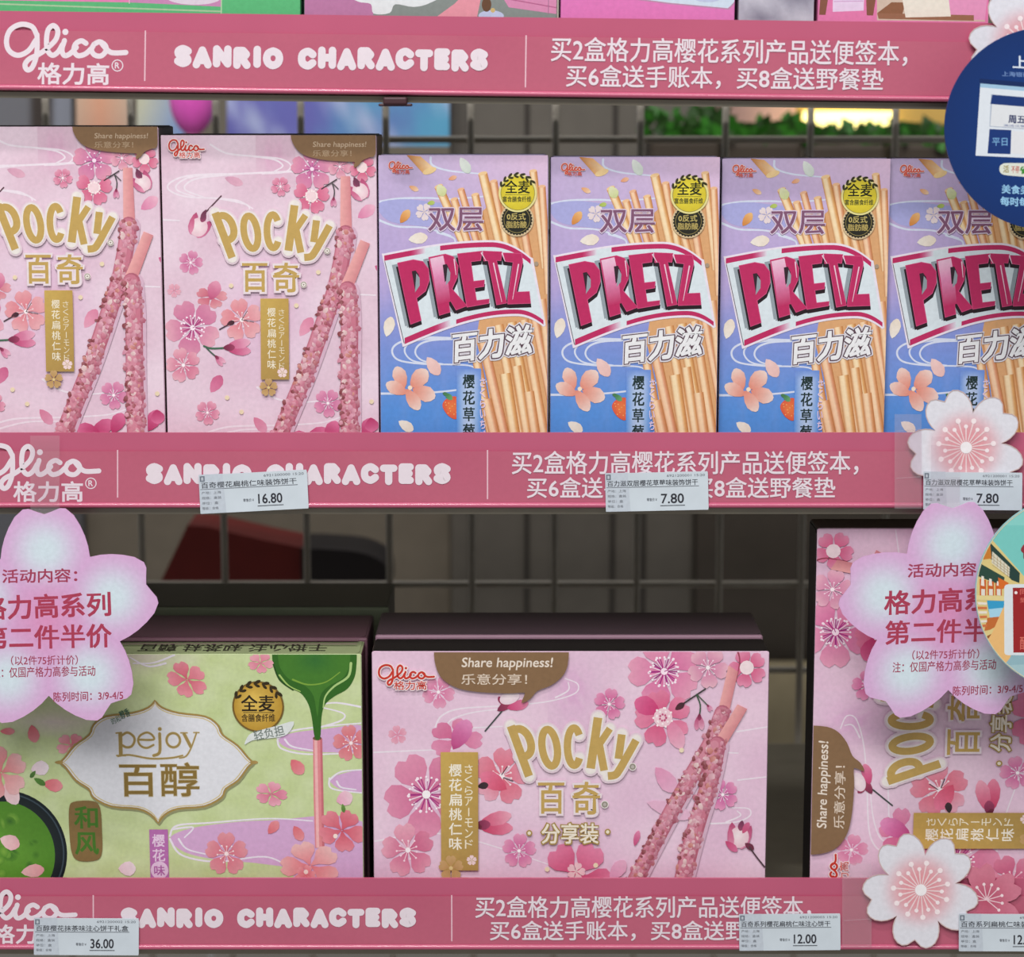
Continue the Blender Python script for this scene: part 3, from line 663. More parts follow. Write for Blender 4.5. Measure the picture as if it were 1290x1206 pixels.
# --- blue boxes of thin biscuit sticks ---
def blue_box():
    ox, oy, s = 460.0, 170.0, 3.0923
    x0, x1, yt = 475.8, 691.2, 194.8
    Xa, Zt = unp(x0, yt, FY); Xb = unp(x1, yt, FY)[0]; W = Xb - Xa - .0002; H = Zt - ZM
    r = thing('snack_box', 'lilac and blue box of biscuit sticks, first from the tall pink box', 'snack box', ((Xa + Xb) / 2, FY, ZM), 'blue biscuit stick boxes')
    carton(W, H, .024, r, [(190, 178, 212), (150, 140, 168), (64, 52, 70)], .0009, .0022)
    def f(x, y):        # crop units
        px, py = ox + x / s, oy + y / s; u = (px - x0) / (x1 - x0)
        return (-W / 2 + u * W, unp(583, py, FY)[1] - ZM)
    q = lambda px, py: ((px - ox) * s, (py - oy) * s)
    c0 = q(x0, yt); cl = (c0[0] + 2.5, c0[1] + 2.5, q(x1, 0)[0] - 2.5, 1320)
    A = Art(cl)
    def bgc(x, y):
        t = (y - 76) / 1080.; st = .25 * math.sin(x * .05 + y * .018) + .15 * math.sin(x * .11 - y * .02)
        if t < .45: c = mixc((200, 180, 214), (184, 166, 216), t / .45)
        elif t < .68: c = mixc((184, 166, 216), (128, 148, 216), (t - .45) / .23)
        else: c = mixc((128, 148, 216), (88, 146, 220), (t - .68) / .25)
        c = mixc(c, (205, 180, 222), max(0, st) * (.8 if t < .6 else .25)); return mixc(c, (236, 200, 224), max(0, (x - 250) / 600) * max(0, 1 - t * 2.2))
    A.grid(40, 66, 724, 1330, 26, 40, bgc)
    wl_ = (216, 222, 240)
    water(A, [[(46, 262), (130, 248), (250, 246), (330, 250), (460, 240)], [(46, 330), (120, 356), (230, 362), (330, 392)], [(255, 88), (262, 118), (330, 140), (460, 152)], [(280, 380), (340, 400), (350, 420)], [(48, 292), (80, 262)],
              [(330, 792), (220, 790), (130, 808), (98, 840), (125, 878), (230, 893), (340, 895), (420, 905), (450, 960)], [(330, 792), (230, 795), (165, 812), (148, 845), (180, 880), (260, 893)], [(335, 795), (255, 800), (205, 818), (190, 850), (220, 880), (300, 893)],
              [(46, 1008), (160, 1007), (300, 1000), (440, 980), (470, 960)], [(450, 920), (470, 1000), (440, 1010)]], 9, wl_)
    A.poly(smooth([(48, 268), (150, 250), (260, 262), (330, 275), (300, 350), (180, 352), (80, 330)], 4, True), (172, 172, 222))
    A.build('front_picture', f, r, INK)
    S = Art(cl, after=A)
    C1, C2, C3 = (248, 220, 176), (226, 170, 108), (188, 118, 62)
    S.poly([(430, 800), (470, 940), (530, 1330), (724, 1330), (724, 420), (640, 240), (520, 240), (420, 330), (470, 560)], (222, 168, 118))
    sticks = [(285, 200, 385, 430, 34), (345, 250, 430, 520, 30), (372, 212, 452, 480, 28), (428, 232, 500, 560, 30), (500, 180, 560, 520, 30), (458, 150, 575, 640, 36), (560, 330, 640, 620, 30), (598, 250, 690, 760, 32), (655, 140, 702, 520, 30), (690, 200, 716, 620, 28), (540, 360, 600, 700, 30),
              (430, 860, 520, 1330, 36), (455, 790, 580, 1330, 40), (520, 740, 640, 1330, 38), (470, 1030, 560, 1400, 44), (570, 730, 690, 1330, 40), (620, 720, 730, 1330, 36), (660, 700, 740, 1100, 32), (590, 900, 660, 1330, 38), (690, 640, 735, 1000, 34), (545, 930, 610, 1330, 44), (640, 1000, 700, 1400, 40)]
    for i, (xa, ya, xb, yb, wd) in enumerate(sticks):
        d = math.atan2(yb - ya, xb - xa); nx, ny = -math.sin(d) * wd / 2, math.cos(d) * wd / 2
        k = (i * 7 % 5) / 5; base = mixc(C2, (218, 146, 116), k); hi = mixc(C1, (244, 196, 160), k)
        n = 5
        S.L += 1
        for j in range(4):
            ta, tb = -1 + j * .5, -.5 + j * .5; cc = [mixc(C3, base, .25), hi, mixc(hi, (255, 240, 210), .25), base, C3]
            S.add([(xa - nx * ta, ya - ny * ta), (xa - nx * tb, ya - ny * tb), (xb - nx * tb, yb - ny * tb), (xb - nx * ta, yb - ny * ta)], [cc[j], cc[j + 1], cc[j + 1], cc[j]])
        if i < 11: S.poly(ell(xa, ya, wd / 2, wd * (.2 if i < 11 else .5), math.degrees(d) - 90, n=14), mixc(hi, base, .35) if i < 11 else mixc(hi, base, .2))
    S.L += 1; S.add([(160, 78), (215, 84), (275, 135), (225, 150)], [C3, C2, C1, C2]); S.poly(ell(250, 140, 28, 12, -20), (238, 205, 150))
    B = S
    for x, y, L, W_, a in ((203, 403, 76, 44, -8), (86, 748, 80, 44, -75), (150, 1133, 68, 40, 32)): B.petal(x, y, L, W_, a, (240, 232, 222), (238, 222, 205))
    B.petal(260, 900, 84, 50, 55, (240, 205, 200), (236, 190, 184)); B.petal(388, 118, 70, 40, 60, (225, 228, 222), (205, 215, 205))
    B.petal(152, 318, 62, 34, -55, (210, 130, 60), (238, 190, 130)); B.petal(188, 208, 40, 20, 25, (226, 160, 110), (238, 205, 175)); B.petal(340, 168, 34, 18, -20, (222, 150, 110), (236, 190, 160)); B.petal(255, 265, 30, 18, -10, (165, 185, 80), (190, 205, 120)); B.petal(295, 215, 50, 40, 60, (225, 225, 190), (205, 212, 150))
    B.flower(228, 300, 34, 10, (226, 215, 225), (235, 228, 236))
    for x, y, L, W_, a in ((130, 945, 90, 56, -112), (115, 988, 92, 52, 205), (203, 950, 94, 66, -46), (222, 1006, 96, 62, 20), (178, 1030, 96, 52, 58)): B.petal(x, y, L, W_, a, (228, 140, 120), (240, 214, 204))
    B.dot(168, 985, 9, (248, 225, 200), 10)
    B.fan((330, 1060), smooth([(296, 1055), (310, 1030), (345, 1018), (372, 1035), (378, 1065), (360, 1095), (345, 1108), (315, 1090)], 4, True), (238, 130, 70), (222, 92, 66))
    for k in range(12): B.dot(308 + (k * 17 % 58), 1042 + (k * 23 % 50), 2.2, (248, 190, 110), 6)
    B.petal(320, 1018, 40, 22, 40, (70, 130, 90), (110, 170, 110)); B.petal(310, 1010, 26, 14, 200, (80, 140, 90), (70, 120, 80))
    B.build('biscuit_and_petal_print', f, r, INK, label='printed bundle of golden biscuit sticks with petals and a strawberry')
    K = Art(cl, after=B); MG = (192, 44, 98)
    top = lambda x: 470 - 52 * math.sin(min(1, max(0, (x - 70) / 420)) * PI / 2) + max(0, (x - 490) / 155.) ** 2 * 66
    bot = lambda x: 815 - 118 * math.sin(min(1, max(0, (x - 148) / 440)) * PI / 2) + max(0, (x - 590) / 107.) ** 2 * 42
    tp = [(x, top(x)) for x in range(70, 646, 12)] + [(646, top(646))]; bp_ = [(x, bot(x)) for x in range(148, 698, 11)] + [(697, bot(697))]
    K.poly([(60, 462)] + [(x, y - 8) for x, y in tp] + [(655, 480), (706, 742)] + [(x, y + 9) for x, y in bp_[::-1]] + [(140, 826)], (236, 226, 238))
    K.poly(tp + [(697, bot(697))] + bp_[::-1], (220, 230, 236))
    def band(fn, x0_, x1_, h, n=14, c0_=MG, c1_=MG, up=False):
        K.L += 1
        for i in range(n):
            a, b = x0_ + (x1_ - x0_) * i / n, x0_ + (x1_ - x0_) * (i + 1) / n
            ca, cb = mixc(c0_, c1_, max(0, i / n * 3 - 2)), mixc(c0_, c1_, max(0, (i + 1) / n * 3 - 2))
            ya, yb = fn(a), fn(b); K.add([(a, ya), (b, yb), (b, yb + h), (a, ya + h)] if not up else [(a, ya - h), (b, yb - h), (b, yb), (a, ya)], [ca, cb, cb, ca])
    WH = (226, 226, 236)
    band(top, 70, 232, 21, c1_=WH); band(top, 290, 646, 19, 24); band(bot, 148, 330, 24, c1_=WH, up=True); band(bot, 352, 697, 17, 24, up=True)
    K.stroke([(72, 492), (146, 812)], 3, (90, 90, 96), cap=False)
    LT = [[(122, 499), (185, 486), (222, 493), (244, 522), (247, 565), (232, 608), (196, 636), (214, 722), (172, 738)],
          [(245, 477), (310, 464), (342, 474), (360, 510), (357, 555), (336, 600), (396, 666), (352, 682), (320, 630), (328, 690), (286, 703)],
          [(358, 463), (455, 452), (449, 489), (411, 494), (421, 570), (464, 565), (462, 590), (425, 596), (433, 645), (483, 639), (481, 656), (395, 671)],
          [(458, 452), (533, 455), (529, 490), (512, 489), (552, 655), (512, 662), (479, 490), (462, 491)],
          [(537, 459), (610, 462), (615, 494), (590, 612), (641, 610), (646, 656), (556, 659), (556, 635), (577, 496), (545, 492)]]
    HOLE = [[(178, 531), (193, 528), (206, 545), (206, 575), (190, 602)], [(300, 506), (316, 503), (327, 525), (325, 555), (308, 574)]]
    for dx_, dy_, cc in ((-22, 8, (150, 160, 168)), (-14, 13, (150, 160, 168)), (-6, 15, (38, 22, 30)), (3, 16, (38, 22, 30)), (1, 8, (38, 22, 30))):
        for p in LT: K.poly([(x + dx_, y + dy_) for x, y in p], cc)
    for i, p in enumerate(LT):
        K.L += 1
        cs = [mixc(MG, (236, 170, 205), max(0, 1 - abs(x - 275) / 34) * max(0, min(1, (620 - y) / 120)) if i == 1 else 0) for x, y in p]
        K.add(p, cs); K.stroke(p, 2.6, (214, 84, 132), closed=True)
    for q, ca, cb in (([(250, 482), (302, 470), (318, 545), (264, 556)], (238, 196, 218), (226, 140, 182)), ([(264, 556), (318, 545), (330, 650), (280, 662)], (226, 140, 182), MG)):
        K.L += 1; K.add(q, [ca, ca, cb, cb])
    for h in HOLE: K.poly(h, (52, 34, 44)); K.poly([(x + (3 if x > 190 else 0), y + 12) for x, y in h][1:], (150, 162, 170))
    for a, b in (((452, 460), (470, 490)), ((534, 462), (545, 492)), ((598, 505), (575, 640)), ((345, 485), (352, 545)), ((500, 500), (532, 650))): K.stroke([a, b], 5, (240, 205, 222), w2=2)
    K.dot(668, 502, 9, (170, 150, 130), 10)
    K.build('brand_lettering', f, r, INK, label='magenta block lettering on a white banner')
    L = Art(cl, after=K)
    halo_text(L, '双层', (245, 284, 459, 374), (132, 88, 116), (222, 206, 226), 1.8, 3)
    mp = lambda x, y: (x + (890 - y) * .03, y - (x - 330) * .115)
    for hb, cc in ((15, (222, 218, 226)), (9.5, (92, 68, 80)), (4.2, (238, 238, 240))):
        L.text('百力滋', 336, 776, 648, 886, cc, hb, 0, mp)
    L.grid(352, 910, 450, 1270, 10, 20, lambda x, y: mixc(bgc(x, y), (206, 218, 238), .8 * max(0, 1 - (abs(x - 401) / 49) ** 2) * min(1, (y - 910) / 40)))
    L.vtext('樱花草莓味', 378, 930, 424, 1250, (32, 52, 52), 1.6)
    L.vtext('さくらいちご', 446, 945, 466, 1190, (226, 206, 232), .8)
    L.build('flavour_lettering', f, r, INK, label='white and dark lettering naming the flavour')
    M = Art(cl, after=L); g = lambda x, y: (92 + x * .30, 104 + (y - 50) * .36)
    logo_script(M, g, 9, (236, 205, 205)); logo_script(M, g, 4.6, (212, 84, 62)); M.text('格力高', 114, 136, 172, 152, (212, 90, 66), .4)
    M.build('maker_mark', f, r, INK, label='small red cursive mark')
    D = Art(cl, after=M); BK = (38, 38, 30)
    pts = []
    for k in range(60):
        rad = 62 if k % 2 else 57; pts.append((592 + rad * math.cos(k * PI / 30), 330 + rad * math.sin(k * PI / 30)))
    D.poly(ell(592, 330, 66, 66), (214, 190, 150)); D.poly(pts, BK); D.stroke(ell(592, 330, 51, 51), 2.2, (150, 135, 80), closed=True)
    D.text('0反式', 553, 305, 626, 331, (196, 178, 104), .6); D.text('脂肪酸', 550, 336, 630, 362, (186, 166, 96), .6)
    D.poly(ell(595, 226, 75, 75, n=40), (232, 222, 150)); D.fan((580, 205), ell(595, 228, 66, 66, n=40), (238, 222, 70), (214, 194, 52)); D.stroke(ell(595, 227, 66, 66, n=40), 2.5, (150, 138, 60), closed=True)
    for k in range(7):
        a = math.radians(205 + k * 20); D.petal(595 + 72 * math.cos(a), 222 + 70 * math.sin(a), 24, 10, math.degrees(a) + 65, (60, 58, 26), (48, 46, 20)); D.petal(595 + 62 * math.cos(a), 222 + 60 * math.sin(a), 20, 9, math.degrees(a) + 115, (60, 58, 26), (48, 46, 20))
    D.text('全麦', 546, 178, 642, 227, (30, 36, 20), 1.2); D.text('富含膳食纤维', 536, 239, 648, 261, (84, 84, 40), .5); D.stroke([(545, 233), (640, 233)], 1.6, (80, 80, 40), cap=False)
    D.build('badge', f, r, INK, label='round yellow badge above a round black one')
    return r
b1 = blue_box()
blue = [(b1, None, None)]
for px, py, dY, lab in ((693.2, 197.2, .0028, 'lilac and blue box of biscuit sticks, second from the tall pink box'),
                        (909.2, 199.2, .0075, 'lilac and blue box of biscuit sticks, third from the tall pink box'),
                        (1120.6, 199.4, .0105, 'lilac and blue box of biscuit sticks behind the blue round sign, cut off at right')):
    c = copy_tree(b1); c['label'] = lab
    xa, zt = unp(px, py, FY + dY); x0_, z0_ = unp(475.8, 194.8, FY)
    c.location = (b1.location.x + xa - x0_, FY + dY, ZM + (zt - z0_)); blue.append((c, None, None))
# ------------------------------------------------------------------ lower shelf
LY = .012
def wide_box():
    x0, x1, yt = 468.0, 969.6, 820.0
    Xa, Zt = unp(x0, yt, LY); Xb = unp(x1, yt, LY)[0]; W = Xb - Xa; H = Zt - ZL
    r = thing('snack_box', 'wide pink blossom box with a brown speech bubble, lying sideways beside the green box', 'snack box', ((Xa + Xb) / 2, LY, ZL), 'wide pink blossom snack boxes')
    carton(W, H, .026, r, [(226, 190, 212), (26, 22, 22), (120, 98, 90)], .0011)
    def f(x, y): return (-W / 2 + (x - x0) / (x1 - x0) * W, unp(718, y, LY)[1] - ZL)
    cl = (x0 + 1, yt + 1.2, x1 - 1, 1150)
    A = Art(cl)
    A.grid(466, 815, 972, 1152, 40, 26, lambda x, y: mixc(mixc((228, 190, 214), (238, 208, 226), .5 + .6 * wob(x, y, 1.1)), (246, 226, 236), max(0, 1 - math.hypot((x - 690) / 170, (y - 960) / 90)) * .4))
    A.grid(690, 821, 760, 920, 10, 10, lambda x, y: mixc((230, 196, 218), (220, 160, 205), max(0, 1 - abs(x - 722) / 34) * max(0, 1 - abs(y - 872) / 48) * (.55 + .35 * math.sin(x * 1.5) * math.sin(y * 1.7))))
    water(A, [[(548, 916), (556, 902), (580, 893), (640, 889), (690, 884), (724, 874), (728, 862), (712, 855)], [(560, 918), (570, 906), (600, 897), (650, 892)], [(700, 879), (716, 870), (716, 860)], [(470, 948), (520, 946), (570, 944)], [(930, 922), (968, 916)], [(912, 948), (932, 949)], [(932, 983), (968, 979)], [(892, 1038), (930, 1036), (948, 1028), (946, 1019), (925, 1018)], [(918, 1036), (936, 1028), (932, 1022)], [(470, 1060), (540, 1050), (600, 1060), (700, 1092)], [(580, 918), (660, 914)]], 2.2)
    A.build('front_picture', f, r, INK)
    B = Art(cl, after=A)
    B.flower(500, 926, 12, -100, (225, 130, 170), (232, 165, 195)); B.flower(552, 872, 21, -60, (215, 100, 160), (230, 155, 195), (245, 215, 232))
    B.flower(574, 932, 34, -70, (205, 85, 140), (226, 130, 180), None, .8, vary=.4, skip=(2,)); B.petal(580, 926, 42, 24, -62, (190, 70, 130), (232, 150, 195))
    B.flower(536, 1001, 54, -122, (206, 96, 150), (226, 130, 175), (180, 60, 140), vary=.4, dots=(255, 238, 246))
    for k in range(20):
        a = k * PI / 10; B.stroke([(536 + 7 * math.cos(a), 1001 + 7 * math.sin(a)), (536 + 20 * math.cos(a), 1001 + 20 * math.sin(a))], 1.3, (250, 225, 240) if k % 2 else (170, 50, 130)); B.dot(536 + 22 * math.cos(a), 1001 + 22 * math.sin(a), 1.5, (255, 240, 248), 6)
    B.dot(536, 1001, 5.5, (255, 248, 250), 10)
    B.flower(512, 1071, 34, -100, (200, 80, 130), (236, 160, 190), (250, 220, 230), vary=.5)
    B.flower(632, 978, 36, 62, (222, 90, 120), (234, 165, 195), (250, 225, 230), vary=.5); B.petal(622, 985, 38, 22, -150, (215, 80, 110), (236, 130, 160)); B.petal(608, 990, 14, 9, -10, (50, 40, 45), (70, 50, 55)); B.stroke([(632, 976), (639, 966)], 1.3, (90, 70, 80)); B.stroke([(634, 980), (646, 984)], 1.3, (90, 70, 80))
    bud(B, 602, 1040, 42, -6, (200, 55, 95), (232, 140, 165)); B.stroke([(600, 1038), (604, 1042)], 5, (110, 40, 60))
    B.flower(654, 1072, 22, -85, (200, 75, 150), (228, 145, 190), (245, 215, 232))
    B.stroke([(611, 921), (634, 894)], 1.8, (66, 76, 74)); B.petal(634, 891, 18, 10, -30, (130, 50, 80), (170, 70, 100)); B.petal(652, 889, 28, 13, -14, (205, 70, 120), (230, 140, 170)); B.petal(631, 883, 12, 6, 240, (160, 60, 90), (150, 50, 85)); B.fan((642, 878), ell(642, 879, 13, 8, -20), (246, 228, 232), (236, 212, 222))
    B.flower(837, 846, 46, 36, (214, 90, 160), (234, 150, 190), (176, 50, 140), vary=.5, dots=(255, 232, 244))
    for k in range(20):
        a = k * PI / 10; B.stroke([(837 + 6 * math.cos(a), 846 + 6 * math.sin(a)), (837 + 16 * math.cos(a), 846 + 16 * math.sin(a))], 1.2, (250, 220, 238) if k % 2 else (168, 44, 130)); B.dot(837 + 18 * math.cos(a), 846 + 18 * math.sin(a), 1.5, (255, 238, 246), 6)
    B.flower(836, 905, 36, 40, (210, 64, 120), (230, 120, 165), None, vary=.5); B.petal(816, 890, 34, 24, 205, (205, 60, 115), (226, 110, 155)); B.petal(852, 925, 40, 20, 66, (226, 130, 165), (236, 180, 200))
    B.dot(836, 904, 12, (244, 205, 215), 14)
    for k in range(26): B.dot(836 + (4 + k % 3 * 4) * math.cos(k * 2.4), 904 + (4 + k % 3 * 4) * math.sin(k * 2.4), 1.5, (255, 240, 242) if k % 3 else (200, 90, 130), 6)
    B.flower(768, 887, 20, -80, (205, 70, 145), (228, 140, 190), (245, 215, 232)); B.flower(892, 841, 26, -60, (205, 110, 165), (236, 180, 205), (250, 225, 236))
    B.stroke([(862, 886), (889, 868)], 1.9, (60, 58, 56)); B.petal(857, 890, 14, 8, -35, (90, 45, 55), (70, 45, 50)); B.stroke(smooth([(878, 875), (883, 888), (882, 902)], 4), 1.7, (60, 90, 66)); bud(B, 882, 901, 18, 90, (175, 70, 110), (228, 150, 180)); B.stroke(smooth([(880, 876), (888, 884), (894, 890)], 3), 1.3, (70, 90, 70)); bud(B, 892, 888, 9, 55, (200, 110, 150), (225, 150, 180))
    B.flower(942, 842, 24, -40, (205, 60, 115), (230, 130, 175), None); B.dot(941, 841, 9, (246, 224, 228), 12); B.stroke(smooth([(928, 818), (932, 832), (928, 858)], 4), 2.4, (160, 70, 90), w2=1)
    B.petal(840, 982, 40, 22, 50, (226, 150, 185), (232, 178, 205)); B.petal(845, 1020, 60, 20, 18, (230, 180, 206), (232, 186, 210)); B.flower(913, 1001, 20, -110, (200, 75, 160), (228, 140, 190), (245, 215, 232))
    open_bud(B, 935, 1053, 14, 100); B.petal(948, 1066, 14, 8, 35, (120, 50, 75), (110, 50, 70)); B.stroke(smooth([(948, 1067), (958, 1080), (968, 1092)], 3), 1.8, (80, 60, 66)); B.petal(943, 1043, 16, 8, -60, (200, 80, 120), (215, 110, 150)); B.petal(925, 1066, 20, 9, 40, (200, 70, 115), (220, 120, 160))
    B.flower(728, 1104, 46, -58, (200, 58, 110), (226, 110, 160), None, skip=(2, 3), vary=.4); B.flower(727, 1098, 12, 0, (245, 215, 225), (240, 190, 210)); B.petal(804, 1056, 20, 8, -75, (205, 80, 130), (228, 140, 175)); B.petal(780, 1096, 30, 18, -50, (228, 160, 195), (235, 180, 205))
    for x, y in ((690, 1095), (860, 945), (585, 1012), (752, 1090), (905, 960)): B.dot(x, y, 3.2, (240, 222, 190), 8)
    B.build('blossom_print', f, r, INK, label='printed pink cherry blossoms')
    S = Art(cl, after=B)
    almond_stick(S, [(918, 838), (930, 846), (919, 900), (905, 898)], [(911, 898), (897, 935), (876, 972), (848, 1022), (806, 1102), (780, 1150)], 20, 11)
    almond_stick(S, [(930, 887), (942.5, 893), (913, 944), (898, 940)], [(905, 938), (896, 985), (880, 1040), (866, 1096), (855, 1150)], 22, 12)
    S.build('biscuit_stick_print', f, r, INK, label='two printed sticks coated with pink nut crumbs')
    L = Art(cl, after=S)
    gold_letters(L, lambda x, y: (638.5 + (x - 266) * 1.1, 904 + (y - 259) * 1.12), 1.1)
    for t, bx in (('百', (678.5, 986, 711, 1024)), ('奇', (722.5, 985, 756.5, 1025))): halo_text(L, t, bx, GOLD, CREAM, .9, 2.6)
    halo_text(L, '分享装', (683, 1037, 755, 1062), (242, 232, 214), (168, 138, 74), .5, 1.8)
    for x, y in ((667, 1049), (767, 1047.5)): L.dot(x, y, 4, (172, 142, 78)); L.dot(x, y, 2.2, (240, 228, 205))
    for x, y in ((798, 965.5), (763, 1013)): L.dot(x, y, 5, (238, 230, 226), 14); L.dot(x, y, 4, (150, 142, 130), 14); L.dot(x, y, 2.2, (188, 180, 172), 10)
    L.build('brand_lettering', f, r, INK, label='fanned gold lettering with a cream edge')
    M = Art(cl, after=L); g = lambda x, y: (476.5 + x * .232, 837 + (y - 50) * .225)
    logo_script(M, g, 5, (246, 228, 228)); logo_script(M, g, 2.6, (206, 58, 44)); halo_text(M, '格力高', (496, 857.5, 537, 868.5), (206, 64, 50), (246, 228, 228), .2, 1.2)
    M.build('maker_mark', f, r, INK, label='small red cursive mark')
    N = Art(cl, after=M); flavour_panel(N, 554.5, 947, 602, 1096, (567, 1093, 16))
    N.vtext('樱花扁桃仁味', 565, 961, 581, 1072, (248, 240, 222), .3); N.vtext('さくらアーモンド', 585, 962, 595, 1070, (246, 234, 206), .1)
    N.build('flavour_panel', f, r, INK, label='gold upright panel with white lettering')
    Q = Art(cl, after=N)
    Q.poly(smooth([(546.5, 815), (547.5, 832), (552, 847), (561, 858), (578, 867), (605, 871.5), (640, 873), (658, 872), (661, 874), (657, 885), (668, 880), (677, 870), (694, 863), (708, 852), (715, 838), (717, 815)], 3), BROWN)
    Q.text('Share happiness!', 581, 828, 695, 843.5, (236, 222, 208), .25, .12); Q.text('乐意分享！', 581, 848.5, 664, 862, (226, 208, 190), .15)
    Q.build('speech_bubble', f, r, INK, label='brown speech bubble printed along the top edge')
    return r, W, H
w1, WW, WH_ = wide_box()
# the same kind of box stood on its end at right, and one behind the first
w2 = copy_tree(w1); w2['label'] = 'pink blossom box standing on end at lower right behind the round teal sign'
w2.rotation_euler = (0, -PI / 2, 0)
w2.location = (unp(1023.5, 900, LY)[0] + WH_, LY, ZL + WW / 2)
w3 = thing('snack_box', 'plum grey box directly behind the wide pink one, only its top edge showing', 'snack box', (w1.location.x, LY + .0285, ZL))
carton(WW, WH_ + .0012, .05, w3, [(170, 132, 150), (84, 66, 74), (74, 58, 64)], .0011)

# --- pale green box ---
def green_box():
    ox, oy, s = 0.0, 780.0, 2.6875
    x1, yt = 455.4, 823.6; x0 = -68.0
    Xa, Zt = unp(x0, yt, LY); Xb = unp(x1, yt, LY)[0]; W = Xb - Xa; H = Zt - ZL
    r = thing('snack_box', 'pale green box with a white gold-edged cartouche at the lower left', 'snack box', ((Xa + Xb) / 2, LY, ZL), 'pale green snack boxes')
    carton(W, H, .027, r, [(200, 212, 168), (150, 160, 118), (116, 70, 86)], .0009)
    def f(x, y):
        px, py = ox + x / s, oy + y / s
        return (-W / 2 + (px - x0) / (x1 - x0) * W, unp(194, py, LY)[1] - ZL)
    q = lambda px, py: ((px - ox) * s, (py - oy) * s)
    a, b = q(x0, yt); c, d = q(x1, 1150); cl = (a + 3, b + 3, c - 3, d)
    A = Art(cl)
    A.grid(-190, 112, 1230, 1000, 44, 30, lambda x, y: mixc(mixc((208, 220, 170), (196, 210, 150), .5 + .7 * wob(x, y, 1.2)), (236, 214, 220), max(0, 1 - math.hypot((x - 470) / 260, (y - 120) / 70)) * .7 + max(0, 1 - math.hypot((x - 180) / 220, (y - 350) / 60)) * .8))
    VI = (216, 172, 212)
    for P in ([(940, 405), (990, 385), (1100, 372), (1230, 362), (1230, 448), (1120, 452), (1010, 446), (955, 430)], [(560, 745), (610, 715), (720, 695), (900, 682), (1230, 690), (1230, 1000), (1000, 1000), (980, 860), (880, 830), (720, 815), (610, 790)], [(1110, 545), (1150, 525), (1230, 515), (1230, 585), (1150, 578)]): A.poly(smooth(P, 4, True), VI)
    water(A, [[(1230, 300), (1140, 284), (1080, 290)], [(935, 412), (950, 440), (1040, 458), (1230, 452)], [(935, 405), (980, 380), (1080, 365), (1230, 352)], [(960, 408), (985, 432), (1060, 446)], [(1060, 372), (1150, 345), (1160, 320), (1090, 300)],
              [(560, 735), (585, 700), (700, 690), (900, 676), (1050, 684)], [(590, 745), (620, 780), (700, 800)], [(560, 745), (600, 800), (720, 822), (880, 805), (960, 835), (1000, 862)], [(570, 712), (640, 706), (610, 740)], [(1110, 540), (1120, 575), (1230, 590)], [(1110, 545), (1150, 518), (1230, 510)], [(1135, 550), (1150, 570), (1200, 578)], [(560, 150), (500, 160), (440, 130)], [(590, 122), (520, 148), (450, 150)]], 7, (238, 230, 240))
    # dark bowl of green powder
    A.fan((-2, 790), ell(-2, 790, 208, 210, n=60), (60, 70, 66), (22, 30, 36)); A.stroke(ell(-2, 790, 196, 198, n=60), 5, (60, 74, 84), closed=True)
    A.fan((-20, 800), ell(-8, 796, 172, 178, n=50), (104, 158, 56), (84, 138, 44))
    rr = random.Random(9)
    for k in range(26):
        an, rd = rr.uniform(0, 6.28), rr.uniform(0, 140); x, y = -8 + rd * math.cos(an), 796 + rd * math.sin(an); A.fan((x, y), ell(x, y, rr.uniform(12, 30), rr.uniform(8, 20), rr.uniform(0, 90), n=10), rr.choice([(70, 120, 40), (130, 176, 70), (60, 108, 42)]), (92, 146, 50))
    A.petal(10, 755, 70, 52, 20, (240, 205, 205), (236, 180, 185)); A.petal(85, 853, 80, 44, -8, (240, 190, 190), (230, 160, 165)); A.petal(20, 592, 80, 50, 60, (238, 190, 195), (240, 212, 216))
    # poured green cream and pink wafer stick
    A.poly(smooth([(1056, 404), (1055, 600), (1058, 775)], 2) + [(1090, 775), (1087, 404)], (228, 140, 146)); A.L += 1; A.add([(1060, 406), (1070, 406), (1072, 775), (1062, 775)], [(244, 184, 184)] * 4); A.poly([(1080, 406), (1087, 406), (1090, 775), (1082, 775)], (204, 112, 122)); A.poly(ell(1070, 404, 15, 7), (110, 80, 60))
    fl = smooth([(921, 118), (924, 155), (940, 200), (975, 232), (1015, 250), (1040, 285), (1052, 330), (1062, 402), (1080, 402), (1086, 330), (1098, 290), (1130, 262), (1175, 236), (1200, 195), (1207, 150), (1208, 118)], 4)
    A.poly(fl, (52, 104, 34)); A.poly([(x, y) for x, y in smooth([(940, 118), (948, 165), (980, 205), (1030, 225), (1060, 262), (1072, 330), (1082, 262), (1110, 228), (1160, 200), (1182, 160), (1186, 118)], 4)], (70, 124, 44))
    A.grid(985, 120, 1150, 190, 6, 5, lambda x, y: mixc((70, 124, 44), (52, 110, 50), max(0, 1 - abs(x - 1065) / 75) * max(0, 1 - abs(y - 140) / 50)))
    A.stroke(smooth([(945, 190), (975, 225), (1015, 245)], 5), 6, (170, 200, 110), w2=3); A.stroke(smooth([(1188, 150), (1178, 195), (1130, 228), (1100, 262), (1092, 300)], 5), 9, (176, 206, 130), w2=4); A.stroke(smooth([(990, 205), (1040, 222), (1100, 214), (1150, 180)], 5), 6, (128, 168, 64), w2=3); A.stroke(smooth([(924, 150), (945, 205), (990, 240)], 5), 5, (36, 76, 26))
    P0, P1 = (214, 96, 116), (236, 160, 172)
    A.flower(632, 205, 72, -110, (205, 80, 105), (232, 130, 150), None, .8, 30, vary=.5); A.flower(882, 148, 44, -60, (222, 120, 150), (236, 160, 180), None, .8, 0, vary=.4)
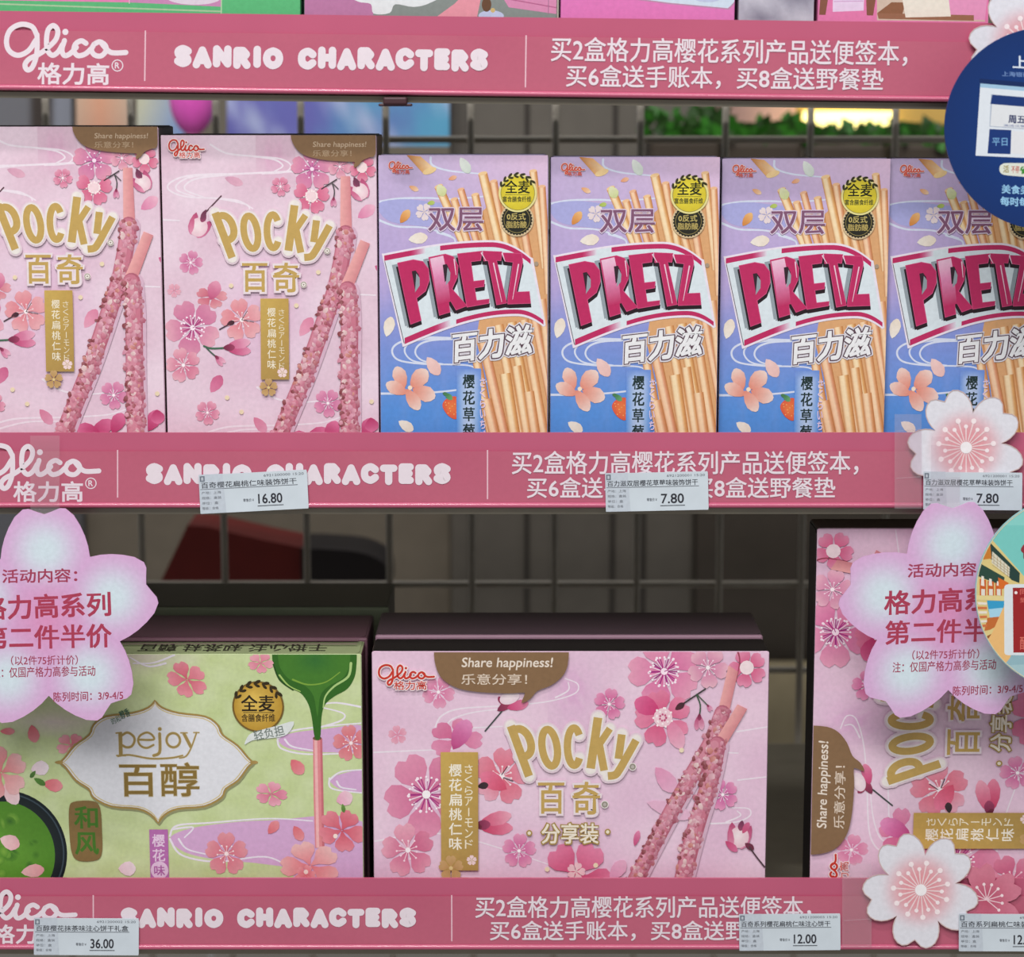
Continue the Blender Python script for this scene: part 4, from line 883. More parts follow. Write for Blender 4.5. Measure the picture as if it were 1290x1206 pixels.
    A.flower(1185, 420, 62, -100, (212, 92, 110), (226, 128, 138), (245, 205, 205), dots=(255, 235, 235)); A.flower(753, 795, 74, -90, (214, 100, 126), (228, 140, 156), (246, 210, 215), dots=(255, 235, 235))
    A.flower(910, 592, 56, -70, (214, 100, 140), (238, 165, 190), None, .75, 10, vary=.5); A.flower(1150, 715, 84, -60, (206, 70, 96), (230, 120, 140), None, .85, 20, vary=.5); A.dot(1128, 735, 8, (252, 230, 220))
    A.flower(1040, 835, 104, -110, (228, 110, 126), (240, 190, 190), None, .8, 0, vary=.4); A.flower(1025, 866, 34, 0, (222, 90, 110), (240, 150, 160)); A.dot(1025, 856, 8, (250, 225, 215))
    A.flower(232, 428, 52, -60, (212, 96, 120), (238, 160, 176), None, .8, 0, vary=.5); A.flower(-10, 520, 90, -30, (214, 110, 120), (238, 186, 190), None, 1, 0, vary=.4)
    for x, y, L, W_, an in ((1000, 500, 62, 44, 50), (915, 706, 54, 34, -50), (1000, 725, 56, 36, 60), (104, 388, 60, 40, 80), (165, 562, 66, 44, 10), (16, 380, 50, 24, 0)): A.petal(x, y, L, W_, an, (222, 110, 120), (234, 150, 156))
    A.petal(122, 505, 62, 50, -10, (238, 212, 222), (240, 226, 232)); A.petal(98, 525, 30, 14, 130, (90, 130, 60), (70, 110, 50)); A.petal(120, 550, 44, 20, 30, (90, 140, 60), (80, 120, 55))
    A.petal(1160, 608, 58, 50, -20, (236, 170, 195), (240, 205, 216)); A.petal(1156, 640, 30, 14, 80, (110, 150, 70), (90, 130, 60)); A.petal(410, 845, 60, 50, 0, (238, 205, 216), (240, 222, 228))
    A.build('front_picture', f, r, INK)
    C = Art(cl, after=A)
    ur = smooth([(520, 276), (545, 300), (600, 318), (690, 330), (732, 358), (748, 392), (798, 428), (832, 468), (850, 485)], 3); lr = smooth([(850, 487), (832, 502), (798, 546), (755, 575), (740, 604), (680, 634), (590, 642), (545, 662), (522, 690)], 3)
    half = ur + lr[1:]; ml = [(1042 - x, y) for x, y in half[::-1]]; O = half + ml[1:-1]
    C.stroke([(x + 3, y + 5) for x, y in O], 9, (150, 150, 110), closed=True)
    C.poly(O, (228, 228, 234)); C.stroke(O, 7, (166, 138, 78), closed=True); C.stroke([(521 + (x - 521) * .965, 484 + (y - 484) * .955) for x, y in O], 4, (214, 196, 150), closed=True)
    for x in (188, 852): C.petal(x, 485, 30, 12, 0, (166, 138, 78), (180, 150, 90))
    gd = (166, 140, 82)
    for ex, cc in ((3, (214, 200, 170)), (0, gd)):
        k = lambda w_: w_ + ex
        C.stroke([(400, 384), (400, 460)], k(12), cc, cap=False); C.stroke([(386, 386), (404, 384)], k(4), cc); C.stroke([(386, 462), (416, 462)], k(4), cc); C.stroke(smooth([(402, 396), (424, 384), (444, 396), (448, 412), (438, 430), (420, 434), (404, 426)], 5), k(7), cc)
        C.stroke(smooth([(462, 408), (512, 408), (508, 392), (490, 384), (468, 394), (460, 412), (470, 430), (490, 436), (512, 426)], 5), k(6), cc)
        C.stroke(smooth([(534, 388), (534, 440), (528, 456), (512, 462)], 5), k(9), cc); C.dot(535, 372, 6 + ex / 2, cc)
        C.stroke(ell(580, 410, 23, 24, n=26), k(7), cc, closed=True)
        C.stroke([(616, 386), (640, 434)], k(10), cc, cap=False); C.stroke(smooth([(660, 384), (640, 436), (622, 464), (600, 470)], 5), k(4), cc); C.stroke([(650, 384), (668, 384)], k(3), cc); C.stroke([(606, 385), (628, 385)], k(3), cc)
        C.stroke(smooth([(390, 464), (430, 460), (500, 472), (570, 470), (610, 462)], 5), k(5), cc)
    halo_text(C, '百醇', (394, 487, 664, 599), (138, 112, 56), (206, 194, 164), 1.8, 2.2)
    C.text('醇香', 400, 306, 434, 334, (70, 104, 84), .6, 0, None, -.4); C.text('的和', 370, 330, 402, 352, (110, 140, 120), .2, 0, None, -.4)
    C.build('cartouche', f, r, INK, label='white gold-edged cartouche with gold lettering')
    D = Art(cl, after=C)
    D.rect(490, 712, 554, 990, (186, 112, 176)); D.vtext('樱花', 500, 726, 542, 826, (236, 208, 232), 1); D.poly(ell(522, 850, 30, 30), (232, 200, 228)); D.text('味', 504, 834, 540, 868, (176, 100, 166), 1)
    D.build('flavour_ribbon', f, r, INK, label='mauve upright ribbon with pale lettering')
    E = Art(cl, after=D)
    E.poly(smooth([(218, 640), (236, 618), (300, 616), (324, 640), (328, 720), (326, 790), (306, 816), (246, 818), (222, 790), (216, 715)], 4, True), (134, 108, 66)); E.vtext('和风', 236, 630, 314, 806, (70, 118, 40), 2.4)
    E.build('seal', f, r, INK, label='brown rounded seal with green characters')
    G = Art(cl, after=E)
    G.poly(ell(871, 296, 88, 86, n=44), (120, 92, 40)); G.fan((850, 270), ell(871, 296, 82, 81, n=44), (232, 196, 96), (190, 148, 54))
    for k in range(7):
        an = math.radians(208 + k * 20); G.petal(871 + 84 * math.cos(an), 296 + 82 * math.sin(an), 28, 12, math.degrees(an) + 65, (60, 48, 24), (50, 40, 20)); G.petal(871 + 73 * math.cos(an), 296 + 71 * math.sin(an), 22, 10, math.degrees(an) + 115, (60, 48, 24), (50, 40, 20))
    G.text('全麦', 814, 258, 926, 312, (40, 30, 18), 1.4); G.stroke([(820, 316), (922, 316)], 2, (70, 52, 26), cap=False); G.text('含膳食纤维', 814, 321, 928, 347, (70, 52, 26), .5)
    G.poly(smooth([(822, 424), (838, 392), (870, 378), (930, 362), (992, 346), (968, 390), (920, 402), (860, 408), (838, 416)], 3, True), (226, 230, 228)); G.text('轻负担', 854, 368, 958, 402, (120, 130, 124), .6, 0, None, -.2)
    G.build('badge', f, r, INK, label='round gold badge with a white ribbon')
    # small characters printed along the top flap
    T = Art(); T.text('百醇 抹茶味 注心饼干', 0, 0, 100, 12, (52, 50, 40), .2)
    o = T.build('top_lettering', lambda x, y: (-W / 2 + .088 + x * .00088, y * .0012), r, INK, label='dark lettering on the top flap'); o.rotation_euler = (-PI / 2, 0, 0); o.location = (0, .004, H + .0001)
    return r, W, H
g1, GW, GH = green_box()
# boxes behind the green one: a plum one, then another pale one
pl = thing('snack_box', 'plum coloured box directly behind the pale green one, only its top showing', 'snack box', (g1.location.x + .001, LY + .029, ZL))
carton(GW, GH + .001, .05, pl, [(122, 84, 98), (96, 66, 76), (90, 60, 70)], .0009)
b_ = Art(); b_.rect(0, 0, 100, 3, (150, 110, 124)); b_.rect(0, 8, 100, 9, (136, 98, 112)); o = b_.build('top_stripe', lambda x, y: (-GW / 2 + .004 + x * (GW - .008) / 100, -y * .0012 - .004), pl, INK); o.rotation_euler = (-PI / 2, 0, 0); o.location = (0, 0, GH + .0011)
bk = thing('snack_box', 'dim green-edged box furthest back behind the plum box at left', 'snack box', (g1.location.x + .008, LY + .088, ZL))
carton(GW, GH + .003, .06, bk, [(150, 158, 128), (88, 88, 74), (90, 84, 74)], .0009)
# ------------------------------------------------------------------ signs, stickers, price cards on the strips
def blossom_outline(cx, cy, R, base, prof, n=5):
    """five notched petals; prof = (degrees off the petal's axis, radius) from the notch to the valley"""
    out = []
    for k in range(n):
        a0 = base + 72 * k
        for d, r in [(-d, r) for d, r in prof[::-1]] + [(d, r) for d, r in prof[1:-1]]:
            a = math.radians(a0 + d); out.append((cx + R * r * math.cos(a), cy - R * r * math.sin(a)))
    return out
def polar_print(A, cx, cy, out, rings, fn):
    n = len(out); A.L += 1
    for i in range(n):
        p, q = out[i], out[(i + 1) % n]
        for j in range(rings):
            a, b = j / rings, (j + 1) / rings
            P = [(cx + (u[0] - cx) * t, cy + (u[1] - cy) * t) for u, t in ((p, a), (p, b), (q, b), (q, a))]
            if j == 0: P = P[1:] and [P[0], P[1], P[2]]
            A.add(P, [fn(*u) for u in P])
def plate(name, outline, Y, thick, root, mat, parent):
    """a cut-out card: outline in photo pixels read on the plane y = Y, real thickness behind it"""
    bm = bmesh.new()
    bm_prism(bm, [(unp(x, y, Y)[0] - root[0], unp(x, y, Y)[1] - root[2]) for x, y in outline], 0, thick)
    return obj(name, bm, mat, parent)
def root_at(px, py, Y): a = unp(px, py, Y); return (a[0], Y, a[1])
white_card = paint('white_card', (226, 224, 228), .5)
lilac_card = paint('lilac_card', (216, 170, 212), .45)
film = clear_mat('clear_film', (252, 250, 251), .05, .1)
film2 = clear_mat('clear_tape_film', (250, 246, 248), .07, .15)
# lilac blossom-shaped cards hung below the middle strip
TY = -.016
def hang_card():
    cx, cy, R, base = 59.0, 781.0, 142.0, 91.5
    prof = [(0, .935), (4, .96), (8, .995), (11, 1.0), (16, .955), (21, .885), (26, .815), (31, .745), (34, .70), (36, .675)]
    O = blossom_outline(cx, cy, R, base, prof)
    rt = root_at(cx, cy, TY)
    r = thing('blossom_card', 'lilac blossom-shaped offer card hanging at the left edge below the middle strip', 'hanging sign', rt, 'lilac blossom offer cards')
    plate('card', O, TY, .0006, rt, lilac_card, r)
    A = Art(); cen = [(cx + R * .62 * math.cos(math.radians(base + 72 * k)), cy - R * .62 * math.sin(math.radians(base + 72 * k))) for k in range(5)]
    def col(x, y):
        d = min(math.hypot(x - a, y - b) for a, b in cen) / R; t = min(1, max(0, (d - .05) / .36)); t = t * t * (3 - 2 * t)
        c = mixc((216, 230, 238), (220, 174, 216), t); return mixc(c, (226, 146, 190), max(0, 1 - math.hypot(x - cx, y - cy) / (R * .42)) * .85)
    polar_print(A, cx, cy, O, 16, col)
    f = fm(TY, rt[0], rt[2]); A.build('blossom_print', f, r, INK, label='lilac petals fading to white')
    T = Art(after=A); c = (166, 62, 90)
    T.text('活动内容：', 3, 717, 97, 734, c, .45, 0, None, -.015)
    T.text('格力高系列', -24, 749, 139, 778.5, (176, 62, 88), .95, 0, None, -.035); T.text('第二件半价', -21, 788, 140, 817, (176, 62, 88), .95, 0, None, -.02)
    T.text('（以2件75折计价）', 14, 826, 98, 838, c, .15, 0, None, -.01); T.text('注：仅国产格力高参与活动', -10, 840, 120, 853, c, .15, 0, None, -.02); T.text('陈列时间：3/9-4/5', 67.5, 871, 155, 883, c, .2, 0, None, -.03)
    T.build('offer_lettering', f, r, INK, label='rose red offer lettering')
    bm = bmesh.new(); P = []
    for (x, y, Y) in ((38, 549, -.0032), (75, 549, -.0032), (75, 641, -.0058), (38, 641, -.0058), (75, 690, TY + .0007), (38, 690, TY + .0007)): a = unp(x, y, Y); P.append((a[0] - rt[0], Y - TY, a[1] - rt[2]))
    v = [bm.verts.new(p) for p in P] + [bm.verts.new((p[0], p[1] + .0003, p[2])) for p in P]
    for q in ((0, 1, 2, 3), (3, 2, 4, 5), (7, 6, 9, 8), (8, 9, 11, 10), (0, 3, 9, 6), (3, 5, 11, 9), (1, 7, 8, 2), (2, 8, 10, 4), (0, 6, 7, 1), (5, 4, 10, 11)): bm.faces.new([v[k] for k in q])
    bmesh.ops.recalc_face_normals(bm, faces=bm.faces); obj('hanging_strip', bm, film, r, label='clear plastic strip')
    return r, rt
h1, hr = hang_card()
h2 = copy_tree(h1); h2['label'] = 'lilac blossom-shaped offer card at right, overlapped by the round teal sign'
a = unp(59 + 1138, 781 - 7.5, TY); h2.location = (a[0], TY, a[1]); h2.rotation_euler = (0, -.012, 0)

# white cherry-blossom stickers on the strips
def sticker(cx, cy, R, base, Y, label):
    prof = [(0, .86), (3, .90), (7, .965), (12, 1.0), (17, .985), (22, .94), (27, .86), (31, .77), (34, .68), (36, .60)]
    O = blossom_outline(cx, cy, R, base, prof); rt = root_at(cx, cy, Y)
    r = thing('blossom_sticker', label, 'sticker', rt, 'white blossom stickers on the pink strips')
    plate('card', O, Y, .0004, rt, white_card, r)
    A = Art()
    def col(x, y):
        d = math.hypot(x - cx, y - cy) / R; t = min(1, max(0, (d - .22) / .52)); return mixc((230, 156, 164), (228, 226, 234), t * t * (3 - 2 * t))
    polar_print(A, cx, cy, O, 12, col)
    for k in range(22):
        a = math.radians(base + 8 + k * 360 / 22); q = .47 if k % 2 else .36; e = (cx + R * q * math.cos(a), cy - R * q * math.sin(a))
        A.stroke([(cx, cy), e], R * .012, (242, 214, 216), w2=R * .03); A.dot(e[0], e[1], R * (.046 if k % 2 else .036), (250, 234, 236))
    A.dot(cx, cy, R * .1, (248, 242, 244), 16)
    A.stroke(O, 1.2, (206, 180, 176), closed=True)
    A.build('blossom_print', fm(Y, rt[0], rt[2]), r, INK, label='white petals with a pink heart and pale stamens')
    return r
SY = -.0034
sticker(1217, 564, 74, 115, SY, 'white blossom sticker on the middle strip, above the right price card')
sticker(1160, 1121.5, 73.5, 119, SY, 'white blossom sticker on the lowest pink strip, before the upended box')
sticker(1294, 57, 74, 113, SY - .0004, 'white blossom sticker peeping out behind the blue round sign')
cx, cy = 1243, 1134
rt = root_at(cx, cy, -.0026); r = thing('blossom_decal', 'faint pink blossom decal at the lower right corner beside the white blossom sticker', 'sticker', rt)
O = blossom_outline(cx, cy, 46, 30, [(0, .86), (5, .93), (12, 1.0), (20, .95), (28, .8), (33, .66), (36, .56)]); plate('film', O, -.0026, .0003, rt, paint('rose_decal', (206, 112, 136), .4), r)
A = Art(); polar_print(A, cx, cy, O, 6, lambda x, y: mixc((190, 84, 110), (212, 124, 146), math.hypot(x - cx, y - cy) / 34))
for k in range(9):
    a = math.radians(-40 + k * 28); e = (cx + 20 * math.cos(a), cy - 20 * math.sin(a)); A.stroke([(cx, cy), e], 1.3, (238, 200, 208)); A.dot(e[0], e[1], 2, (246, 222, 226))
A.build('blossom_print', fm(-.0026, rt[0], rt[2]), r, INK)

# clear tape pieces
def tape(x0, x1, y0, y1, Y, label):
    rt = root_at((x0 + x1) / 2, y1, Y); r = thing('clear_tape', label, 'tape', rt)
    plate('film', [(x0, y0), (x1, y0), (x1, y1), (x0, y1)], Y, .0002, rt, film2, r)
    for k in range(2):
        y = y0 + (y1 - y0) * (.18 + .5 * k); bm = bmesh.new(); a = unp(x0 + 2, y, Y); b = unp(x1 - 2, y - 2, Y)
        bm_tube(bm, (a[0] - rt[0], -.0001, a[1] - rt[2]), (b[0] - rt[0], -.0001, b[1] - rt[2]), .0003, 6); obj('crease', bm, film2, r)
tape(1061, 1098, 1088, 1194, -.0034, 'clear tape on the lowest pink strip left of the white blossom sticker')
tape(1127, 1161, 522, 641, -.0046, 'clear tape over the left petal of the middle blossom sticker')

# price cards
def price_card(c, w, h, rot, Y, name, price, ref, label):
    cx, cy = c; rt = root_at(cx, cy, Y); r = thing('price_card', label, 'price tag', rt, 'white price cards on the pink strips'); r.rotation_euler = (0, 0, 0)
    cr, sr = math.cos(rot), math.sin(rot)
    def X_(u, v): x, y = u * w - w / 2, v * h - h / 2; return (cx + x * cr - y * sr, cy + x * sr + y * cr)
    q = [X_(.004, .012), X_(.996, .012), X_(1, .06), X_(1, .94), X_(.996, .988), X_(.004, .988), X_(0, .94), X_(0, .06)]
    plate('card', q, Y, .0004, rt, paint('price_card_paper', (208, 217, 225), .4), r)
    K = (62, 64, 72); G = (112, 116, 124); A = Art()
    def T(t, u0, v0, u1, v1, col, b=.0):
        def mp(x, y): return X_(x / w, y / h)
        A.text(t, u0 * w, v0 * h, u1 * w, v1 * h, col, b, 0, mp)
    A.poly([X_(0, 0), X_(.22, 0), X_(.24, .98), X_(0, .98)], (198, 206, 216)); A.poly([X_(.01, .04), X_(.055, .04), X_(.055, .18), X_(.01, .18)], (110, 118, 130)); A.poly([X_(.022, .07), X_(.043, .07), X_(.043, .15), X_(.022, .15)], (190, 196, 204))
    T(name, .02, .2, .9, .35, K, .12); A.stroke([X_(.01, .375), X_(.91, .375)], .8, G, cap=False); T(ref, .6, .07, .97, .13, G)
    for k, t in enumerate(('产地：上海', '规格：盒装', '单位：盒', '等级：合格')): T(t, .02, .43 + k * .13, .2 if k < 2 else .17, .5 + k * .13, G, .05)
    T('零售价￥', .4, .66, .5, .74, G, .05); T(price, .54, .56, .76, .8, (48, 48, 56), .25); A.stroke([X_(.53, .86), X_(.77, .86)], .9, (70, 72, 80), cap=False)
    A.build('price_lettering', fm(Y, rt[0], rt[2]), r, INK, label='dark printed price lettering')
    return r
PY = -.0027
price_card((319.5, 619.8), 136.5, 50, -.052, PY, '百奇樱花扁桃仁味装饰饼干', '16.80', '6921200000 15:20', 'white price card reading 16.80 on the middle strip')
price_card((827.5, 619.5), 129.5, 49.5, -.022, PY, '百力滋双层樱花草莓味装饰饼干', '7.80', '6921200001 15:20', 'white price card reading 7.80 on the middle strip below the second blue box')
price_card((1225.5, 619), 124.5, 48.5, .008, -.0046, '百力滋双层樱花草莓味装饰饼干', '7.80', '6921200001 15:20', 'white price card reading 7.80 over the middle blossom sticker')
price_card((108.8, 1180.5), 132, 47.5, .004, PY, '百醇樱花抹茶味注心饼干礼盒', '36.00', '6921200002 15:20', 'white price card reading 36.00 on the lowest strip below the green box')
price_card((995, 1174.8), 127.5, 47, -.008, PY, '百奇系列樱花扁桃仁味注心饼干', '12.00', '6921200003 15:20', 'white price card reading 12.00 left of the clear tape on the lowest strip')
price_card((1272, 1175.5), 128, 48, .002, -.0042, '百奇系列扁桃仁味装饰饼干', '12.00', '6921200003 15:20', 'white price card reading 12 at the lower right corner, cut off by the photo')

# round signs standing out from the strips on clear arms
def disc(cx, cy, R, Y, name, label, rim, arm):
    rt = root_at(cx, cy, Y); r = thing(name, label, 'round sign', rt); O = ell(cx, cy, R, R, n=96)
    plate('disc', O, Y, .0012, rt, paint(name + '_board', rim, .4), r)
    bm = bmesh.new(); a = unp(arm[0], arm[1], Y); b = unp(arm[0] + 30, arm[1], -.004)
    bm_box(bm, a[0] - rt[0] - .006, a[0] - rt[0] + .006, .0013, -.004 - Y, a[1] - rt[2] - .0002, a[1] - rt[2] + .0002); obj('clear_arm', bm, film2, r, label='clear plastic arm')
    return r, rt
DY_ = -.035
r, rt = disc(1317.5, 162, 127.5, DY_, 'blue_sign', 'round navy blue sign with a white panel at the upper right edge', (12, 50, 112), (1340, 78))
A = Art(); cx, cy, R = 1317.5, 162, 126.8
A.fan((cx, cy), ell(cx, cy, R, R, n=90), (8, 58, 130), (10, 46, 106))
rotm = lambda x, y: (x, y + (x - 1234) * .085)
def RT(t, x0, y0, x1, y1, col, b=0): A.text(t, x0, y0, x1, y1, col, b, 0, lambda x, y: (x, y + (x - 1276) * .05))
def RP(pts, col): A.poly([rotm(*p) for p in pts], col)
RT('上海银行', 1276, 70, 1357, 86, (222, 232, 244), .4); RT('上海银行信用卡中心', 1262.5, 90.5, 1340, 96.5, (120, 150, 200), .1)
RP([(1234, 99), (1400, 99), (1400, 105), (1234, 105)], (12, 40, 92)); RP([(1235, 105), (1400, 105), (1399, 190), (1229, 196.5)], (222, 228, 236)); RP([(1235, 105), (1400, 105), (1400, 109.5), (1234.6, 110)], (160, 196, 222))
RP([(1248.5, 117.5), (1400, 117.5), (1400, 157), (1246.5, 158.5)], (170, 180, 198)); RP([(1249.5, 130), (1400, 129), (1400, 156), (1247.5, 157.5)], (224, 226, 230)); RP([(1250, 118), (1400, 118), (1400, 129.5), (1247.5, 129.8)], (22, 52, 116))
RP([(1246.5, 161.5), (1274, 160.5), (1273, 191), (1244, 192.5)], (20, 52, 118)); RP([(1275, 161.5), (1400, 158), (1400, 188), (1274, 190)], (226, 226, 230))
RT('周五六日', 1270.5, 145, 1312, 155, (30, 44, 96), .4); RT('满减优惠活动时间', 1264, 157, 1320, 160, (90, 110, 160)); A.text('平日', 1250, 174, 1269, 183.5, (120, 170, 214), .2)
A.poly([(x, y) for x, y in smooth([(1262, 207), (1275, 205.5), (1330, 208), (1330, 224), (1275, 221.5), (1262, 219), (1259, 213)], 4, True)], (222, 226, 214)); A.text('活', 1264, 208.5, 1271, 217.5, (150, 130, 50), .2); A.text('不停', 1274, 209, 1284, 218, (190, 60, 50), .1); A.text('省', 1285, 209.5, 1296, 219, (60, 140, 50), .5)
RT('美食美刻', 1262, 233.5, 1308, 244, (150, 200, 234), .4); RT('每时每刻', 1260.5, 248.5, 1307, 259.5, (150, 200, 234), .4)
A.build('sign_print', fm(DY_, rt[0], rt[2]), r, INKS, label='white panel and pale blue lettering on navy')
r, rt = disc(1351.5, 748, 122.8, DY_, 'teal_sign', 'round teal sign picturing shop shelves and a hand-held phone, at the right edge', (150, 200, 200), (1340, 640))
cx, cy, R = 1351.5, 748, 122
class ArtC(Art):
    """artwork trimmed to the disc"""
    def add(s, pts, cols):
        n = 64
        for k in range(n):
            a = 2 * PI * (k + .5) / n; nx, ny = math.cos(a), math.sin(a); lim = R * math.cos(PI / n)
            ds = [(p[0] - cx) * nx + (p[1] - cy) * ny - lim for p in pts]
            if all(d <= 0 for d in ds): continue
            np_, nc = [], []
            for i in range(len(pts)):
                j = (i + 1) % len(pts)
                if ds[i] <= 0: np_.append(pts[i]); nc.append(cols[i])
                if (ds[i] <= 0) != (ds[j] <= 0):
                    t = ds[i] / (ds[i] - ds[j]); np_.append((pts[i][0] + (pts[j][0] - pts[i][0]) * t, pts[i][1] + (pts[j][1] - pts[i][1]) * t)); nc.append(mixc(cols[i], cols[j], t))
            pts, cols = np_, nc
            if len(pts) < 3: return
        Art.add(s, pts, cols)
A = ArtC(); s_, ox, oy = 5.486, 1220, 640
def P(l): return [(ox + x / s_, oy + y / s_) for x, y in l]
A.rect(1220, 620, 1480, 880, (124, 204, 196)); A.poly(P([(150, 120), (900, 120), (900, -60), (150, -60)]), (140, 212, 204))
A.poly(P([(60, 150), (150, 205), (390, 480), (390, 760), (60, 1000)]), (226, 204, 134))
A.poly(P([(150, 240), (355, 450), (352, 520), (300, 500), (150, 350)]), (40, 66, 60)); A.poly(P([(100, 240), (150, 250), (160, 350), (90, 360)]), (206, 128, 48))
A.poly(P([(165, 300), (285, 410), (282, 480), (160, 380)]), (222, 216, 196))
for k in range(4): A.stroke(P([(165, 330 + k * 22), (282, 425 + k * 18)]), .5, (160, 140, 100))
for k in range(5): A.stroke(P([(175 + k * 24, 318 + k * 20), (175 + k * 24, 385 + k * 22)]), .6, (180, 150, 100))
A.poly(P([(75, 380), (250, 480), (240, 540), (60, 470)]), (44, 74, 62))
for k in range(3):
    x = 78 + k * 54; A.poly(P([(x, 490 + k * 14), (x + 44, 498 + k * 12), (x + 44, 606), (x, 604)]), (208, 96, 36)); A.poly(P([(x + 12, 470 + k * 18), (x + 28, 474 + k * 18), (x + 32, 540), (x + 8, 536)]), (240, 232, 220)); A.poly(P([(x + 10, 560), (x + 36, 562), (x + 36, 606), (x + 10, 604)]), (232, 226, 214))
A.poly(P([(205, 480), (280, 520), (240, 560), (210, 560)]), (222, 110, 40))
A.poly(P([(50, 604), (250, 610), (250, 642), (50, 636)]), (232, 214, 150)); A.poly(P([(128, 640), (248, 644), (240, 720), (140, 720)]), (56, 160, 206)); A.poly(P([(140, 700), (236, 690), (225, 760), (150, 780)]), (170, 216, 236)); A.poly(P([(130, 760), (225, 750), (200, 830), (110, 850)]), (200, 110, 52))
for k in range(6): A.poly(P([(62, 650 + k * 32), (128, 654 + k * 30), (128, 670 + k * 30), (66, 668 + k * 32)]), (214, 120, 70) if k % 2 else (238, 228, 214))
A.poly(P([(80, 880), (190, 820), (180, 870), (100, 930)]), (226, 206, 140)); A.poly(P([(100, 900), (180, 860), (140, 950)]), (150, 90, 40))
A.poly(P([(200, 1080), (900, 1000), (900, 1400), (150, 1300)]), (168, 200, 206)); A.poly(P([(240, 1020), (900, 1010), (900, 1060), (200, 1090)]), (150, 186, 196))
A.poly(smooth(P([(120, 960), (170, 850), (235, 700), (262, 668), (278, 680), (262, 740), (250, 800), (300, 1000), (210, 1090)]), 4, True), (240, 190, 122))
A.poly(P([(246, 562), (249, 543), (258, 532), (275, 528), (700, 522), (720, 540), (720, 1000), (700, 1018), (272, 1018), (256, 1014), (248, 1002)]), (226, 232, 236)); A.poly(P([(306, 552), (640, 548), (640, 1000), (310, 1000)]), (160, 36, 40))
A.dot(1220 + 328 / s_, 640 + 586 / s_, 2, (250, 235, 235))
A.text('同城', 1220 + 356 / s_, 640 + 560 / s_, 1220 + 470 / s_, 640 + 600 / s_, (220, 110, 100), .1); A.text('到家', 1220 + 356 / s_, 640 + 620 / s_, 1220 + 470 / s_, 640 + 655 / s_, (220, 110, 100), .1); A.text('配送', 1220 + 356 / s_, 640 + 890 / s_, 1220 + 470 / s_, 640 + 980 / s_, (226, 120, 106), .1)
A.poly(smooth(P([(362, 285), (380, 255), (400, 250), (410, 300), (395, 320), (370, 305)]), 3, True), (150, 50, 60)); A.poly(P([(378, 315), (390, 312), (392, 350), (380, 350)]), (120, 60, 50))
A.stroke(ell(cx, cy, R - .4, R - .4, n=80), 1.0, (232, 214, 180), closed=True)
A.build('sign_print', fm(DY_, rt[0], rt[2]), r, INKS, label='printed picture of shop shelves and a phone')

# packs standing on the uppermost shelf, only their feet showing
UY = .014
def top_pack(name, label, cat, x0, x1, rgb, draw, d=.04):
    """a pack whose base rests on the tilted upper deck"""
    X0, X1 = unp(x0, 15, UY)[0], unp(x1, 15, UY)[0]; xm = (X0 + X1) / 2; zb = up.location.z - (xm - up.location.x) * math.sin(TILT) + .0005
    r = thing(name, label, cat, (xm, UY, zb)); r.rotation_euler = (0, TILT, 0); hw = (X1 - X0) / 2
    bm = bmesh.new(); bm_box(bm, -hw + .0004, hw - .0004, 0, d, 0.0006, .085, .0008); obj('carton', bm, paint(name + '_card', rgb, .45), r)
    A = Art((x0 + 2, -90, x1 - 2, 80)); draw(A); o = A.build('front_picture', lambda x, y: (unp(x, y, UY)[0] - xm, unp((x0 + x1) / 2, y, UY)[1] - zb), r, INK)
    # keep the picture on the face
    me = o.data; zmin = .002; zmax = .083
    for v in me.vertices: v.co.z = min(zmax, max(zmin, v.co.z))
    return r
def d1(A):
    A.rect(-90, -90, 384, 90, (92, 184, 122)); A.poly([(-90, -90), (162, -90), (162, 3), (-90, 2)], (226, 128, 178)); A.poly([(162, -90), (278, -90), (278, 7), (162, 3)], (200, 136, 180)); A.poly(ell(243, -4, 34, 9), (222, 208, 222)); A.stroke([(-90, 5), (278, 13)], 2, (170, 200, 160)); A.stroke([(278, -90), (278, 90)], 1.5, (180, 210, 170)); A.stroke([(162, -90), (162, 4)], 1.2, (230, 190, 210))
top_pack('gift_box', 'green and pink box foot above the left end of the uppermost strip', 'box', -60, 379, (90, 180, 120), d1)
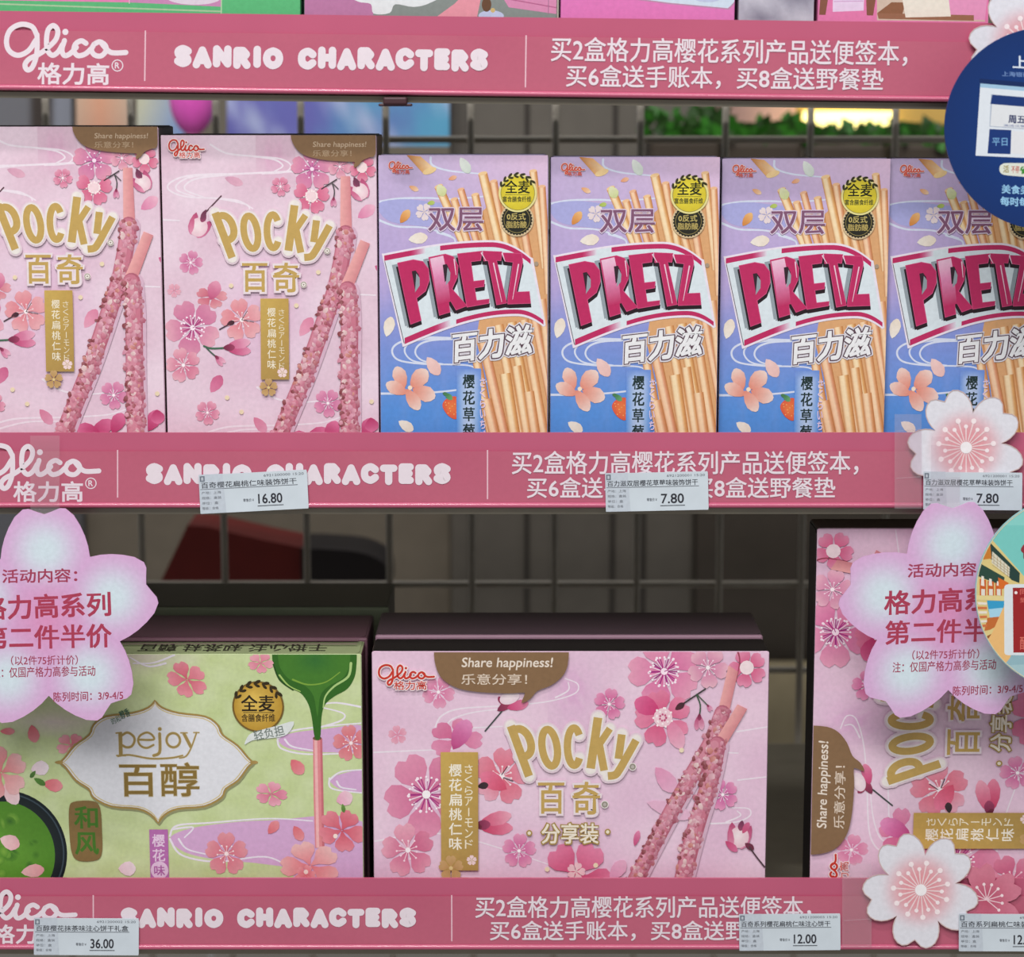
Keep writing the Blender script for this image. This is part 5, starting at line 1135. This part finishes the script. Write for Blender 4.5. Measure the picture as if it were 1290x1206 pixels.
def d2(A):
    A.rect(370, -90, 710, 90, (134, 142, 138)); A.poly([(370, -90), (452, -90), (470, 5), (466, 90), (370, 90)], (186, 122, 164)); A.poly(smooth([(440, -8), (450, 3), (466, 6), (470, 18), (490, 17), (497, 6), (520, 9), (540, 4), (552, -8), (500, -30)], 4, True), (226, 230, 232))
    A.poly([(548, 22), (572, 4), (585, -10), (606, -10), (600, 22)], (228, 150, 164)); A.poly(ell(618, 19, 16, 7), (190, 198, 228)); A.poly(ell(612, 5, 6, 9), (104, 72, 50)); A.dot(620, 12, 3, (206, 180, 120)); A.poly([(622, -20), (702, -20), (702, 16), (640, 8)], (214, 140, 178)); A.stroke([(630, -4), (702, 8)], 1.5, (180, 100, 140)); A.stroke([(690, -10), (690, 16)], 1, (160, 110, 140))
top_pack('picture_pack', 'grey and mauve picture pack above the middle of the uppermost strip', 'box', 381, 702, (150, 140, 145), d2)
def d3(A):
    A.rect(690, -90, 930, 90, (222, 122, 186)); A.poly([(806, -90), (930, -90), (924, 2), (916, 9), (840, 3), (800, -2)], (206, 222, 236)); A.stroke([(800, -1), (842, 4), (917, 10), (926, 0)], 1.8, (186, 140, 170)); A.poly(ell(890, -3, 16, 5), (190, 200, 226))
top_pack('rose_pink_pack', 'bright pink pack with a pale blue sheet, above the offer lettering', 'box', 704, 926, (220, 120, 186), d3)
def d4(A): A.grid(920, -90, 1032, 90, 6, 8, lambda x, y: mixc((126, 122, 140), (196, 194, 206), abs(math.sin((x - 900) * .03 + y * .06))))
top_pack('silver_pack', 'silver grey pack between the two pink packs on the uppermost shelf', 'box', 928, 1026, (150, 146, 158), d4)
def d5(A):
    A.rect(1020, -90, 1260, 90, (224, 124, 172)); A.poly([(1102, -90), (1245, -90), (1240, 26), (1104, 26)], (206, 186, 168)); A.poly([(1190, -20), (1244, -20), (1240, 24), (1196, 24)], (226, 150, 190))
    for x in (1036, 1096): A.poly([(x - 3 if x < 1060 else x - 7, -20), (x + 9, -20), (x + 3, 20), (x - 5, 20)], (132, 84, 66))
    A.poly([(1048, -20), (1088, -20), (1087, 14), (1048, 16)], (228, 206, 232)); A.stroke([(1050, 3), (1086, 2)], 1.2, (206, 166, 206))
    A.poly([(1104, 17), (1122, 3), (1140, 3), (1134, 24)], (140, 94, 66)); A.poly([(1104, 17), (1226, 18), (1226, 25), (1106, 24)], (150, 104, 78)); A.poly([(1130, -30), (1190, -30), (1197, 20), (1140, 22)], (232, 226, 212))
top_pack('illustrated_pack', 'pink illustrated pack with little brown stools beside the blue round sign', 'box', 1028, 1246, (222, 124, 172), d5)
